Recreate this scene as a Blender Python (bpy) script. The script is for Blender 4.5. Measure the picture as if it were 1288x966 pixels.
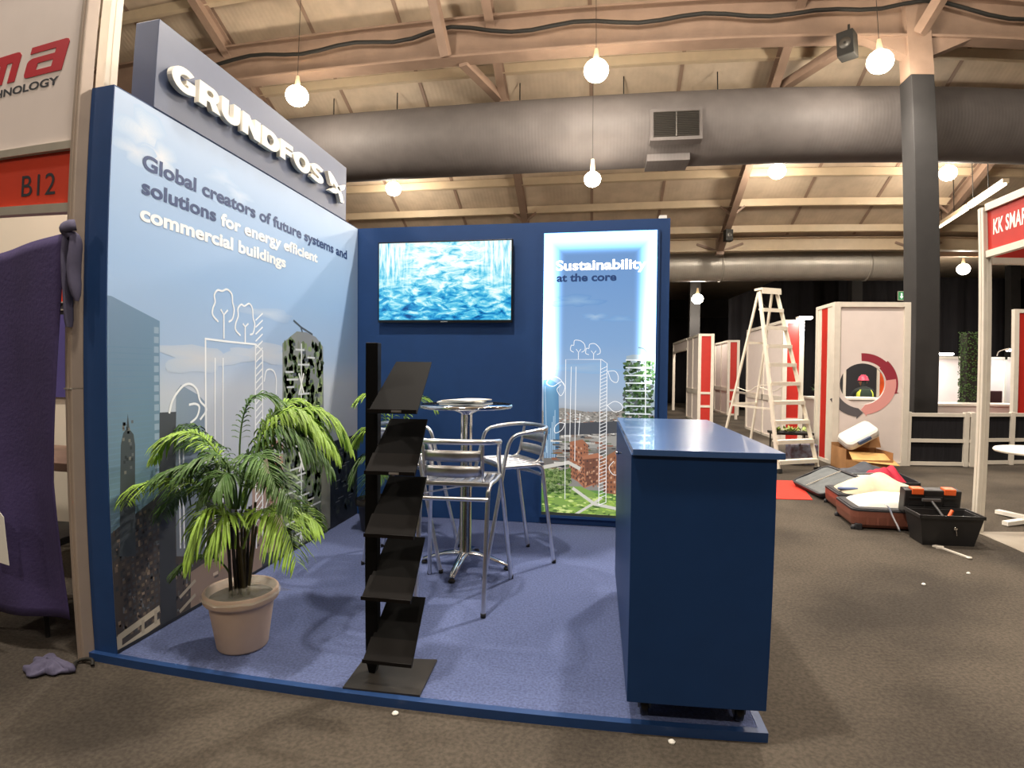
import bpy, bmesh, math, random
from mathutils import Vector, Matrix, Euler
PI = math.pi
R = math.radians
for o in list(bpy.data.objects):
    bpy.data.objects.remove(o)
SC = bpy.context.scene
COL = SC.collection

# ------------------------------------------------------------------ camera
# metres; z = 0 is the carpet of the stand, the hall floor lies 3.4 cm lower
G = -0.034
cd = bpy.data.cameras.new('camera')
cam = bpy.data.objects.new('camera', cd)
COL.objects.link(cam)
SC.camera = cam
cam.location = (2.05725, -4.43292, 1.26825)
YAW, PITCH, ROLL = 0.15433, -0.02357, 0.00922
fw = Vector((-math.sin(YAW)*math.cos(PITCH), math.cos(YAW)*math.cos(PITCH), math.sin(PITCH)))
r0 = Vector((math.cos(YAW), math.sin(YAW), 0))
u0 = r0.cross(fw)
rt = math.cos(ROLL)*r0 + math.sin(ROLL)*u0
up = -math.sin(ROLL)*r0 + math.cos(ROLL)*u0
cam.rotation_mode = 'QUATERNION'
cam.rotation_quaternion = Matrix((rt, up, -fw)).transposed().to_quaternion()
# the phone's wide lens with its mild barrel distortion
cd.sensor_width = 36
cd.lens = 18.4
cd.clip_start = 0.02
cd.clip_end = 200
cd.type = 'PANO'
cd.panorama_type = 'FISHEYE_LENS_POLYNOMIAL'
cd.fisheye_fov = 3.0
cd.fisheye_polynomial_k0 = 0.0
cd.fisheye_polynomial_k1 = -5.42749362e-02
cd.fisheye_polynomial_k2 = 3.56999685e-04
cd.fisheye_polynomial_k3 = 2.28986496e-05
cd.fisheye_polynomial_k4 = -6.03772150e-07

# ------------------------------------------------------------------ world, exposure
SC.view_settings.view_transform = 'Standard'
SC.view_settings.look = 'None'
SC.view_settings.gamma = 1
SC.view_settings.use_curve_mapping = False
SC.view_settings.exposure = 0.0
W = bpy.data.worlds.new('hall_ambience')
SC.world = W
W.use_nodes = True
W.node_tree.nodes['Background'].inputs[0].default_value = (1.0, 0.86, 0.7, 1)
W.node_tree.nodes['Background'].inputs[1].default_value = 0.05

# the hall's high bay lamps: (x, y, z, watts); lamp bodies are built with the ceiling
LAMPS = [
    (-3.19, 4.3, 6.16, 300), (2.02, 4.3, 6.17, 350), (6.38, 4.3, 6.15, 350),
    (-2.82, 8.0, 5.71, 220), (1.96, 5.45, 4.82, 220), (5.95, 8.0, 5.76, 220), (9.59, 8.0, 5.7, 260),
    (12.98, 12.9, 4.52, 150), (5.35, 14.0, 3.77, 150),
    (3.6, 1.3, 6.9, 800), (-1.6, 1.3, 6.9, 450), (8.6, 1.3, 6.9, 350),
    (0.9, -3.1, 6.9, 650), (6.3, -3.2, 6.9, 200), (-3.6, -3.2, 6.9, 300),
    (2.0, -8.0, 6.9, 250), (-4.0, -8.0, 6.9, 200), (8.0, -8.0, 6.9, 200),
]
LAMP_COLOR = (1.0, 0.9, 0.79)
LIGHT_GAIN = 1.0
UP_SHARE = 0.6


def srgb(h):
    if isinstance(h, str):
        h = h.lstrip('#')
        h = tuple(int(h[i:i+2], 16) for i in (0, 2, 4))
    return tuple((c/255/12.92) if c/255 <= 0.04045 else ((c/255+0.055)/1.055)**2.4 for c in h)


# ------------------------------------------------------------------ materials
MATS = {}


def mat(name, color, rough=0.5, metal=0.0, emit=0.0, noise=0.0, scale=40.0, bump=0.0, bscale=None, alpha=1.0,
        trans=0.0, spec=None, color2=None, coat=0.0, stretch=None):
    if name in MATS:
        return MATS[name]
    m = bpy.data.materials.new(name)
    m.use_nodes = True
    nt = m.node_tree
    b = nt.nodes['Principled BSDF']
    c = srgb(color)
    b.inputs['Base Color'].default_value = (*c, 1)
    b.inputs['Roughness'].default_value = rough
    b.inputs['Metallic'].default_value = metal
    if spec is not None:
        b.inputs['Specular IOR Level'].default_value = spec
    if coat:
        b.inputs['Coat Weight'].default_value = coat
    if alpha < 1:
        b.inputs['Alpha'].default_value = alpha
    if trans:
        b.inputs['Transmission Weight'].default_value = trans
    if emit:
        b.inputs['Emission Color'].default_value = (*c, 1)
        b.inputs['Emission Strength'].default_value = emit
    if noise or bump:
        tc = nt.nodes.new('ShaderNodeTexCoord')
        mp = nt.nodes.new('ShaderNodeMapping')
        nt.links.new(tc.outputs['Object'], mp.inputs['Vector'])
        if stretch:
            mp.inputs['Scale'].default_value = stretch
        if noise:
            n = nt.nodes.new('ShaderNodeTexNoise')
            n.inputs['Scale'].default_value = scale
            n.inputs['Detail'].default_value = 4
            nt.links.new(mp.outputs['Vector'], n.inputs['Vector'])
            rp = nt.nodes.new('ShaderNodeValToRGB')
            c2 = srgb(color2) if color2 else tuple(min(1, x*(1+noise)) for x in c)
            c1 = c if color2 else tuple(x*(1-noise) for x in c)
            rp.color_ramp.elements[0].position = 0.35
            rp.color_ramp.elements[1].position = 0.65
            rp.color_ramp.elements[0].color = (*c1, 1)
            rp.color_ramp.elements[1].color = (*c2, 1)
            nt.links.new(n.outputs['Fac'], rp.inputs['Fac'])
            nt.links.new(rp.outputs['Color'], b.inputs['Base Color'])
        if bump:
            n2 = nt.nodes.new('ShaderNodeTexNoise')
            n2.inputs['Scale'].default_value = bscale or scale
            n2.inputs['Detail'].default_value = 3
            nt.links.new(mp.outputs['Vector'], n2.inputs['Vector'])
            bp = nt.nodes.new('ShaderNodeBump')
            bp.inputs['Strength'].default_value = bump
            bp.inputs['Distance'].default_value = 0.01
            nt.links.new(n2.outputs['Fac'], bp.inputs['Height'])
            nt.links.new(bp.outputs['Normal'], b.inputs['Normal'])
    MATS[name] = m
    return m


def ribbed(name, color, axis, freq, rough=0.5, metal=0.0, strength=0.4, noise=0.1):
    """sheet metal with regular ribs running across one axis"""
    m = mat(name, color, rough, metal, noise=noise, scale=3)
    nt = m.node_tree
    b = nt.nodes['Principled BSDF']
    tc = nt.nodes.new('ShaderNodeTexCoord')
    w = nt.nodes.new('ShaderNodeTexWave')
    w.wave_type = 'BANDS'
    w.bands_direction = axis
    w.inputs['Scale'].default_value = freq
    nt.links.new(tc.outputs['Object'], w.inputs['Vector'])
    bp = nt.nodes.new('ShaderNodeBump')
    bp.inputs['Strength'].default_value = strength
    bp.inputs['Distance'].default_value = 0.03
    nt.links.new(w.outputs['Fac'], bp.inputs['Height'])
    nt.links.new(bp.outputs['Normal'], b.inputs['Normal'])
    return m


def printed(name, rough=0.45):
    """base colour read from the printed picture's own colours"""
    m = mat(name, '#ffffff', rough)
    nt = m.node_tree
    a = nt.nodes.new('ShaderNodeAttribute')
    a.attribute_name = 'print'
    nt.links.new(a.outputs['Color'], nt.nodes['Principled BSDF'].inputs['Base Color'])
    return m


# ------------------------------------------------------------------ mesh builder
class MB:
    def __init__(self):
        self.v = []
        self.f = []
        self.mi = []
        self.col = []
        self.sm = []

    def add(self, vs, fs, mi=0, col=None, smooth=False):
        o = len(self.v)
        self.v += [tuple(p) for p in vs]
        for f in fs:
            self.f.append([i+o for i in f])
            self.mi.append(mi)
            self.col.append(col)
            self.sm.append(smooth)
        return self

    def box(self, a, b, mi=0, M=None, bev=0.0):
        x0, y0, z0 = (min(a[i], b[i]) for i in range(3))
        x1, y1, z1 = (max(a[i], b[i]) for i in range(3))
        if bev:
            bm = bmesh.new()
            bmesh.ops.create_cube(bm, size=1)
            for v in bm.verts:
                v.co = Vector(((x0+x1)/2+v.co.x*(x1-x0), (y0+y1)/2+v.co.y*(y1-y0), (z0+z1)/2+v.co.z*(z1-z0)))
            bmesh.ops.bevel(bm, geom=bm.edges[:], offset=bev, segments=2, profile=0.6, affect='EDGES')
            bm.verts.index_update()
            vs = [v.co.copy() for v in bm.verts]
            fs = [[v.index for v in f.verts] for f in bm.faces]
            bm.free()
        else:
            vs = [Vector(p) for p in ((x0, y0, z0), (x1, y0, z0), (x1, y1, z0), (x0, y1, z0),
                                      (x0, y0, z1), (x1, y0, z1), (x1, y1, z1), (x0, y1, z1))]
            fs = [(3, 2, 1, 0), (4, 5, 6, 7), (0, 1, 5, 4), (1, 2, 6, 5), (2, 3, 7, 6), (3, 0, 4, 7)]
        if M is not None:
            vs = [M @ p for p in vs]
        return self.add(vs, fs, mi)

    def bar(self, p, q, w, h, mi=0, upv=(0, 0, 1)):
        """a rectangular bar from p to q; w across, h along the up vector"""
        p, q = Vector(p), Vector(q)
        d = (q-p).normalized()
        u = Vector(upv)
        s = d.cross(u)
        if s.length < 1e-4:
            s = d.cross(Vector((1, 0, 0)))
        s.normalize()
        u = s.cross(d).normalized()
        vs = []
        for e in (p, q):
            for a, b in ((-1, -1), (1, -1), (1, 1), (-1, 1)):
                vs.append(e + s*(a*w/2) + u*(b*h/2))
        return self.add(vs, [(3, 2, 1, 0), (4, 5, 6, 7), (0, 1, 5, 4), (1, 2, 6, 5), (2, 3, 7, 6), (3, 0, 4, 7)], mi)

    def tube(self, pts, r, seg=10, mi=0, cap=True, closed=False, flat=1.0):
        pts = [Vector(p) for p in pts]
        n = len(pts)
        rs = r if isinstance(r, (list, tuple)) else [r]*n
        t0 = (pts[1]-pts[0]).normalized()
        a = Vector((0, 0, 1)) if abs(t0.z) < 0.9 else Vector((1, 0, 0))
        s = t0.cross(a).normalized()
        vs = []
        for i, p in enumerate(pts):
            if closed:
                t = (pts[(i+1) % n]-pts[i-1]).normalized()
            else:
                t = (pts[min(i+1, n-1)]-pts[max(i-1, 0)]).normalized()
            s = (s - t*s.dot(t)).normalized()
            b = t.cross(s)
            for k in range(seg):
                an = 2*PI*k/seg
                vs.append(p + s*(rs[i]*math.cos(an)) + b*(rs[i]*flat*math.sin(an)))
        fs = []
        for i in range(n if closed else n-1):
            j = (i+1) % n
            for k in range(seg):
                k2 = (k+1) % seg
                fs.append((i*seg+k, i*seg+k2, j*seg+k2, j*seg+k))
        self.add(vs, fs, mi, smooth=True)
        if cap and not closed:
            self.add(vs[:seg], [tuple(range(seg-1, -1, -1))], mi)
            self.add(vs[-seg:], [tuple(range(seg))], mi)
        return self

    def lathe(self, prof, c=(0, 0, 0), seg=32, mi=0, M=None, smooth=True):
        vs = []
        for r, z in prof:
            for k in range(seg):
                an = 2*PI*k/seg
                p = Vector((r*math.cos(an), r*math.sin(an), z))
                vs.append((M @ p if M is not None else p) + Vector(c))
        fs = []
        for i in range(len(prof)-1):
            for k in range(seg):
                k2 = (k+1) % seg
                fs.append((i*seg+k, i*seg+k2, (i+1)*seg+k2, (i+1)*seg+k))
        self.add(vs, fs, mi, smooth=smooth)
        return self

    def disc(self, c, r, seg=32, mi=0, M=None, n=1):
        vs = []
        for k in range(seg):
            an = 2*PI*k/seg*n
            p = Vector((r*math.cos(an), r*math.sin(an), 0))
            vs.append((M @ p if M is not None else p)+Vector(c))
        return self.add(vs, [tuple(range(seg))], mi)

    def prism(self, poly, fn, t0, t1, mi=0):
        """poly: 2-D outline; fn(a, b, t) gives the 3-D point; extruded from t0 to t1"""
        n = len(poly)
        vs = [fn(a, b, t0) for a, b in poly] + [fn(a, b, t1) for a, b in poly]
        fs = [tuple(range(n-1, -1, -1)), tuple(range(n, 2*n))]
        fs += [(i, (i+1) % n, n+(i+1) % n, n+i) for i in range(n)]
        return self.add(vs, fs, mi)

    def grid(self, nu, nv, fn, mi=0, smooth=True, thick=0.0):
        vs = [fn(i/nu, j/nv) for j in range(nv+1) for i in range(nu+1)]
        fs = [(j*(nu+1)+i, j*(nu+1)+i+1, (j+1)*(nu+1)+i+1, (j+1)*(nu+1)+i) for j in range(nv) for i in range(nu)]
        return self.add(vs, fs, mi, smooth=smooth)

    def build(self, name, mats, parent=None, solid=0.0, fix=True):
        me = bpy.data.meshes.new(name)
        me.from_pydata(self.v, [], self.f)
        ms = mats if isinstance(mats, (list, tuple)) else [mats]
        for m in ms:
            me.materials.append(m)
        for p, mi, sm in zip(me.polygons, self.mi, self.sm):
            p.material_index = mi
            p.use_smooth = sm
        if any(c is not None for c in self.col):
            at = me.color_attributes.new('print', 'FLOAT_COLOR', 'CORNER')
            k = 0
            for p, c in zip(me.polygons, self.col):
                for j in range(p.loop_total):
                    cc = c[j] if (c is not None and isinstance(c[0], (tuple, list))) else (c or (1, 1, 1))
                    at.data[p.loop_start+j].color = (*cc, 1)
        elif fix:
            bm = bmesh.new()
            bm.from_mesh(me)
            bmesh.ops.recalc_face_normals(bm, faces=bm.faces)
            bm.to_mesh(me)
            bm.free()
        o = bpy.data.objects.new(name, me)
        COL.objects.link(o)
        if solid:
            md = o.modifiers.new('thickness', 'SOLIDIFY')
            md.thickness = solid
            md.offset = 0
        if parent is not None:
            o.parent = parent
            o.matrix_parent_inverse = Matrix.Identity(4)
        return o


def pieces(name, m, parent, *boxes, M=None, bev=0.0):
    """one part per box"""
    for a, b in boxes:
        MB().box(a, b, M=M, bev=bev).build(name, m, parent)


def tag(o, label, cat, group=None, kind=None):
    if label:
        o['label'] = label
    if cat:
        o['category'] = cat
    if group:
        o['group'] = group
    if kind:
        o['kind'] = kind
    return o


def thing(name, label, cat, loc=(0, 0, 0), rz=0.0, group=None):
    o = bpy.data.objects.new(name, None)
    o.empty_display_size = 0.1
    COL.objects.link(o)
    o.location = loc
    o.rotation_euler = (0, 0, rz)
    return tag(o, label, cat, group)


def struct(name, mb, m, solid=0.0):
    o = mb.build(name, m, None, solid)
    o['kind'] = 'structure'
    return o


def copy_tree(o, loc, rz, label, group=None):
    r = o.copy()
    COL.objects.link(r)
    r.location = loc
    r.rotation_euler = (0, 0, rz)
    r['label'] = label
    if group:
        r['group'] = group
    for ch in list(o.children):
        c = ch.copy()
        COL.objects.link(c)
        c.parent = r
        for g in list(ch.children):
            d = g.copy()
            COL.objects.link(d)
            d.parent = c
    return r


def xf(loc, rz=0.0, tilt=0.0, axis='X'):
    return Matrix.Translation(loc) @ Matrix.Rotation(rz, 4, 'Z') @ Matrix.Rotation(tilt, 4, axis)


def text_geo(s, bold=0.0, extrude=0.0, shear=0.0, spacing=1.0, bevel=0.0):
    cu = bpy.data.curves.new('lettering', 'FONT')
    cu.body = s
    cu.size = 1
    cu.offset = bold
    cu.extrude = extrude
    cu.shear = shear
    cu.space_character = spacing
    cu.resolution_u = 6
    ob = bpy.data.objects.new('lettering', cu)
    COL.objects.link(ob)
    dg = bpy.context.evaluated_depsgraph_get()
    me = bpy.data.meshes.new_from_object(ob.evaluated_get(dg))
    vs = [v.co.copy() for v in me.vertices]
    fs = [list(p.vertices) for p in me.polygons]
    bpy.data.objects.remove(ob)
    bpy.data.meshes.remove(me)
    bpy.data.curves.remove(cu)
    return vs, fs


def put_text(mb, s, a0, a1, base, cap, fn, depth=0.0, bold=0.03, shear=0.0, mi=0, spacing=1.0):
    """set s between a0 and a1 along the surface, on a baseline, caps `cap` high; fn(a, b, t) maps to the world"""
    vs, fs = text_geo(s, bold, 0.5 if depth else 0.0, shear, spacing)
    hv, _ = text_geo('H', bold)
    hb = min(p.y for p in hv)
    hh = max(p.y for p in hv)-hb
    x0 = min(p.x for p in vs)
    x1 = max(p.x for p in vs)
    out = []
    for p in vs:
        a = a0+(p.x-x0)/(x1-x0)*(a1-a0)
        b = base+(p.y-hb)/hh*cap
        out.append(fn(a, b, (p.z+0.5)*depth if depth else 0.0))
    mb.add(out, fs, mi)
    return mb


def bez(p0, p1, p2, p3, n):
    out = []
    for i in range(n+1):
        t = i/n
        out.append(Vector(p0)*(1-t)**3+Vector(p1)*3*t*(1-t)**2+Vector(p2)*3*t*t*(1-t)+Vector(p3)*t**3)
    return out


def smooth_path(pts, n=6):
    """Catmull-Rom through the points"""
    P = [Vector(p) for p in pts]
    P = [P[0]*2-P[1]] + P + [P[-1]*2-P[-2]]
    out = []
    for i in range(1, len(P)-2):
        for k in range(n):
            t = k/n
            a, b, c, d = P[i-1], P[i], P[i+1], P[i+2]
            out.append(0.5*((2*b)+(c-a)*t+(2*a-5*b+4*c-d)*t*t+(3*b-a-3*c+d)*t**3))
    out.append(P[-2])
    return out


class Poster:
    """a printed picture: flat patches of ink, one thin layer over another, on a plane given by fn(a, b, t)"""

    def __init__(self, fn, lim, step=0.00001):
        self.m = MB()
        self.lim = lim
        self.fn = fn
        self.k = 0
        self.step = step

    def layer(self):
        self.k += 1

    def clip(self, q):
        a0, b0, a1, b1 = self.lim
        return [(min(max(a, a0), a1), min(max(b, b0), b1)) for a, b in q]

    def poly(self, pts, c, new=True):
        if new:
            self.layer()
        t = self.k*self.step
        col = [srgb(x) for x in c] if isinstance(c, list) else srgb(c)
        self.m.add([self.fn(a, b, t) for a, b in self.clip(pts)], [tuple(range(len(pts)))], 0, col)

    def rect(self, a0, b0, a1, b1, c, new=False):
        self.poly([(a0, b0), (a1, b0), (a1, b1), (a0, b1)], c, new)

    def vgrad(self, a0, a1, stops):
        """horizontal bands blending between (height, colour) stops, lowest first"""
        self.layer()
        for (b0, c0), (b1, c1) in zip(stops[:-1], stops[1:]):
            self.poly([(a0, b0), (a1, b0), (a1, b1), (a0, b1)], [c0, c0, c1, c1], False)

    def stroke(self, pts, w, c, closed=False):
        self.layer()
        P = [Vector((a, b)) for a, b in pts]
        n = len(P)
        t = self.k*self.step
        L = []
        for i, p in enumerate(P):
            if closed:
                d = P[(i+1) % n]-P[i-1]
            else:
                d = P[min(i+1, n-1)]-P[max(i-1, 0)]
            d.normalize()
            nn = Vector((-d.y, d.x))*(w/2)
            L.append((p+nn, p-nn))
        cc = srgb(c)
        for i in range(n if closed else n-1):
            j = (i+1) % n
            q = [L[i][0], L[i][1], L[j][1], L[j][0]]
            self.m.add([self.fn(a, b, t) for a, b in self.clip([(v.x, v.y) for v in q])], [(0, 1, 2, 3)], 0, cc)

    def curve(self, pts, w, c, closed=False, n=6):
        P = [(p[0], p[1], 0) for p in pts]
        if closed:
            P = P+[P[0]]
        S = [(v.x, v.y) for v in smooth_path(P, n)]
        self.stroke(S, w, c)

    def cloud(self, a, b, ra, rb, base, c, rnd, n=8):
        """a soft cloud: shrinking patches from the sky's colour to the cloud's"""
        A, B = [tuple(int(q.lstrip('#')[i:i+2], 16) for i in (0, 2, 4)) for q in (base, c)]
        ph = [rnd.uniform(0, 6) for _ in range(4)]
        for k in range(n):
            f = 1-k/n
            cc = tuple(A[i]+(B[i]-A[i])*((k+1)/n) for i in range(3))
            pts = []
            for j in range(28):
                t = 2*PI*j/28
                w = f*(1+.22*math.sin(3*t+ph[0])+.14*math.sin(5*t+ph[1]+k*.2)+.1*math.sin(8*t+ph[2]))
                pts.append((a+ra*w*math.cos(t), b+rb*w*math.sin(t)))
            self.poly(pts, cc)

    def facade(self, quad, nu, nv, c, fu=.55, fv=.5):
        """rows of windows inside a four-cornered wall (corners in order: low left, low right, high right, high left)"""
        q = [Vector(v) for v in quad]

        def at(u, v):
            w = q[0].lerp(q[1], u).lerp(q[3].lerp(q[2], u), v)
            return (w.x, w.y)
        self.layer()
        for i in range(nu):
            for j in range(nv):
                u0, u1 = (i+.5-fu/2)/nu, (i+.5+fu/2)/nu
                v0, v1 = (j+.5-fv/2)/nv, (j+.5+fv/2)/nv
                cc = c[(i*7+j*3+i*j) % len(c)] if isinstance(c, list) else c
                self.poly([at(u0, v0), at(u1, v0), at(u1, v1), at(u0, v1)], cc, False)

    def blob(self, a, b, ra, rb, c, rnd, n=9, new=False):
        pts = [(a+ra*math.cos(2*PI*k/n)*rnd.uniform(0.7, 1.1), b+rb*math.sin(2*PI*k/n)*rnd.uniform(0.7, 1.1)) for k in range(n)]
        self.poly(pts, c, new)

# ================================================================== THE HALL
M_CARPET = mat('hall_carpet', '#524c45', 0.95, noise=0.2, scale=60, bump=0.5, bscale=220, spec=0.1)
nt = M_CARPET.node_tree
_b = nt.nodes['Principled BSDF']
_src = _b.inputs['Base Color'].links[0].from_socket
_tc = nt.nodes.new('ShaderNodeTexCoord')
_n = nt.nodes.new('ShaderNodeTexNoise'); _n.inputs['Scale'].default_value = .9; _n.inputs['Detail'].default_value = 5
nt.links.new(_tc.outputs['Object'], _n.inputs['Vector'])
_r = nt.nodes.new('ShaderNodeValToRGB')          # worn and dirty patches of the hall's carpet
_r.color_ramp.elements[0].position = .38; _r.color_ramp.elements[0].color = (.62, .62, .62, 1)
_r.color_ramp.elements[1].position = .6; _r.color_ramp.elements[1].color = (1.12, 1.1, 1.05, 1)
nt.links.new(_n.outputs['Fac'], _r.inputs['Fac'])
_m = nt.nodes.new('ShaderNodeMix'); _m.data_type = 'RGBA'; _m.blend_type = 'MULTIPLY'; _m.inputs['Factor'].default_value = 1
nt.links.new(_src, _m.inputs['A']); nt.links.new(_r.outputs['Color'], _m.inputs['B'])
nt.links.new(_m.outputs['Result'], _b.inputs['Base Color'])
M_BLACK = mat('black_drape', '#1d1c1f', 0.85, noise=0.15, scale=6, stretch=(6, 6, 0.4), bump=0.3, bscale=8, spec=0.2)
M_SHEET = ribbed('roof_sheet', '#beab93', 'X', 3.4, 0.6, 0.0, 0.07)
M_STEEL = mat('cream_steel', '#8d7563', 0.55, noise=0.08, scale=4)
M_STEEL2 = mat('cream_steel_light', '#c6b294', 0.5, noise=0.05, scale=4)
M_DUCT = ribbed('duct_cloth', '#615b58', 'X', 5.0, 0.65, 0.0, 0.05, 0.08)
M_GALV = ribbed('galvanised_duct', '#b3ada2', 'X', 6.0, 0.4, 0.4, 0.1, 0.06)
M_CABLE = mat('black_cable', '#17150f', 0.7)
M_COLUMN = mat('column_black', '#201e1d', 0.75, noise=0.12, scale=5, bump=0.1, bscale=60)
M_HALLWALL = mat('hall_wall', '#4a4541', 0.9, noise=0.1, scale=2)
M_LAMPBODY = mat('lamp_body', '#55524d', 0.4, 0.6)
M_LAMPGLOW = mat('lamp_glow', '#fff1da', 0.4, emit=45)

b = MB()
b.box((-16, -18, G-0.1), (24, 24, G))
struct('floor', b, M_CARPET)
b = MB(); b.box((-16, 24, G), (24, 24.1, 9)); struct('wall_back', b, M_HALLWALL)
b = MB(); b.box((-16.1, -18, G), (-16, 24.1, 13)); struct('wall_left', b, M_HALLWALL)
b = MB(); b.box((24, -18, G), (24.1, 24.1, 13)); struct('wall_right', b, M_HALLWALL)
b = MB(); b.box((-16, -18.1, G), (24, -18, 9)); struct('wall_front', b, M_HALLWALL)

RS = 0.45


def roof(y):
    return 5.1+RS*(11-y) if y > -5 else 5.1+RS*16-RS*(-5-y)


# the pitched roof: two slopes, and the lower flat bay beyond the eave beam
b = MB()
for (y0, y1) in ((11.3, -5), (-5, -18)):
    z0, z1 = roof(y0), roof(y1)
    b.add([(-16, y0, z0+.02), (24, y0, z0+.02), (24, y1, z1+.02), (-16, y1, z1+.02),
           (-16, y0, z0+.08), (24, y0, z0+.08), (24, y1, z1+.08), (-16, y1, z1+.08)],
          [(0, 1, 2, 3), (7, 6, 5, 4), (0, 4, 5, 1), (2, 6, 7, 3), (1, 5, 6, 2), (3, 7, 4, 0)])
b.box((-16, 11.2, 5.0), (24, 24, 5.06))
struct('ceiling', b, M_SHEET)

# lap joints of the roof sheets
b = MB()
for k in range(-9, 14):
    x = 0.15+k*1.757
    b.bar((x, 11.1, roof(11.1)+.012), (x, -4.9, roof(-4.9)+.012), .07, .018)
struct('trim_1', b, M_STEEL)

# purlins
b = MB()
y = 10.72
while y > -4.6:
    z = roof(y)-0.09
    b.bar((-16, y, z), (24, y, z), .05, .18)
    b.bar((-16, y+.04, z-.085), (24, y+.04, z-.085), .09, .012)
    y -= 0.935
struct('trim_2', b, M_STEEL2)

# rafters with their small brackets
n = 3
for x in (-10.39, -5.12, 0.15, 5.42, 10.69, 15.96):
    b = MB()
    p0 = Vector((x, 11.25, roof(11.25)-.3)); p1 = Vector((x, -4.9, roof(-4.9)-.3))
    b.bar(p0, p1, .02, .26)
    b.bar(p0+Vector((0, 0, -.13)), p1+Vector((0, 0, -.13)), .16, .02)
    b.bar(p0+Vector((0, 0, .13)), p1+Vector((0, 0, .13)), .16, .02)
    for s in (-1, 1):
        b.bar((x, 11.15, 4.62), (x+s*.62, 11.2, 4.86), .06, .06)
        b.bar((x+.02*s, 9.78, roof(9.78)-.4), (x+s*.3, 9.78, roof(9.78)-.17), .05, .05)
    b.box((x-.1, 11.08, 4.55), (x+.1, 11.28, 5.0))
    struct('trim_%d' % n, b, M_STEEL); n += 1

# eave beam and the dark fascia under it
b = MB()
b.box((-16, 11.2, 4.66), (24, 11.24, 4.98))
b.box((-16, 11.1, 4.98), (24, 11.3, 5.0)); b.box((-16, 11.1, 4.64), (24, 11.3, 4.66))
struct('trim_%d' % n, b, M_STEEL2); n += 1
b = MB()
b.box((-16, 12.6, 4.78), (24, 12.7, 5.0))
struct('trim_%d' % n, b, M_STEEL); n += 1

# the big girder across the hall, haunched at the column
GY = 4.95
b = MB()
b.box((-16, GY-.02, 6.86), (24, GY+.02, 7.52))
b.box((-16, GY-.15, 6.82), (24, GY+.15, 6.86)); b.box((-16, GY-.15, 7.52), (24, GY+.15, 7.56))
cx = 7.3
for s in (-1, 1):
    b.prism([(cx+s*.2, 6.84), (cx+s*.95, 6.84), (cx+s*.2, 6.5)], lambda a, c, t: (a, GY+t, c), -.1, .1)
b.box((cx-.2, GY-.16, 6.14), (cx+.2, GY+.16, 7.55))
struct('trim_%d' % n, b, M_STEEL); n += 1

# fly braces from the girder to the roof
for (x0, x1, far) in ((-.36, .2, 1), (6.3, 5.46, 1), (-.62, -.8, -1), (7.3, 8.0, -1), (-5.6, -5.1, 1), (12.6, 10.7, 1)):
    b = MB()
    if far == 1:
        b.bar((x0, GY+.05, 6.84), (x1, 6.86, roof(6.86)-.12), .16, .16)
    else:
        b.bar((x0, GY-.14, 6.86), (x1, 3.9, roof(3.9)-.1), .16, .16)
    struct('trim_%d' % n, b, M_STEEL); n += 1

# black clad column under the girder, and slim columns at the eave
b = MB()
b.box((7.1, 4.76, G), (7.48, 5.14, 6.14), bev=.01)
struct('trim_%d' % n, b, M_COLUMN); n += 1
for x in (5.42, 10.69, 0.15, 15.96):
    b = MB()
    b.box((x-.17, 14.8, G), (x+.17, 15.1, 4.98))
    struct('trim_%d' % n, b, M_COLUMN); n += 1

# black drapes round the far bay
def drape(name, x0, x1, y, z1, label, curve=None):
    def f(u, v):
        x = x0+(x1-x0)*u
        zt = z1(u) if callable(z1) else z1
        return (x, y+.05*math.sin(x*9)+.03*math.sin(x*23), G+.01+(zt-G)*v)
    m = MB().grid(int(abs(x1-x0)*12), 6, f)
    o = m.build(name, M_BLACK, None, .02)
    tag(o, label, 'drape')
    return o


drape('black_drape', 2.0, 9.4, 19.5, 3.62, 'black drape across the far end of the hall behind the red and white booths')
drape('black_drape', 6.7, 23.5, 15.6, lambda u: 3.9+.75*min(1, u*9), 'wide black drape hung below the lower silver duct, behind the black column')

# cable run along the girder
b = MB()
pts = []
for k in range(60):
    x = -7+k*.36
    sag = .05*math.sin(k*1.1)+(.22*math.exp(-((x-7.3)/.7)**2))+(.12*math.exp(-((x+.7)/.6)**2))
    pts.append((x, GY-.2, 7.2+sag))
b.tube(pts, .035, 8)
tag(b.build('power_cable', M_CABLE), 'thick black cable slung along the side of the big cream roof girder', 'cable')

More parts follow.
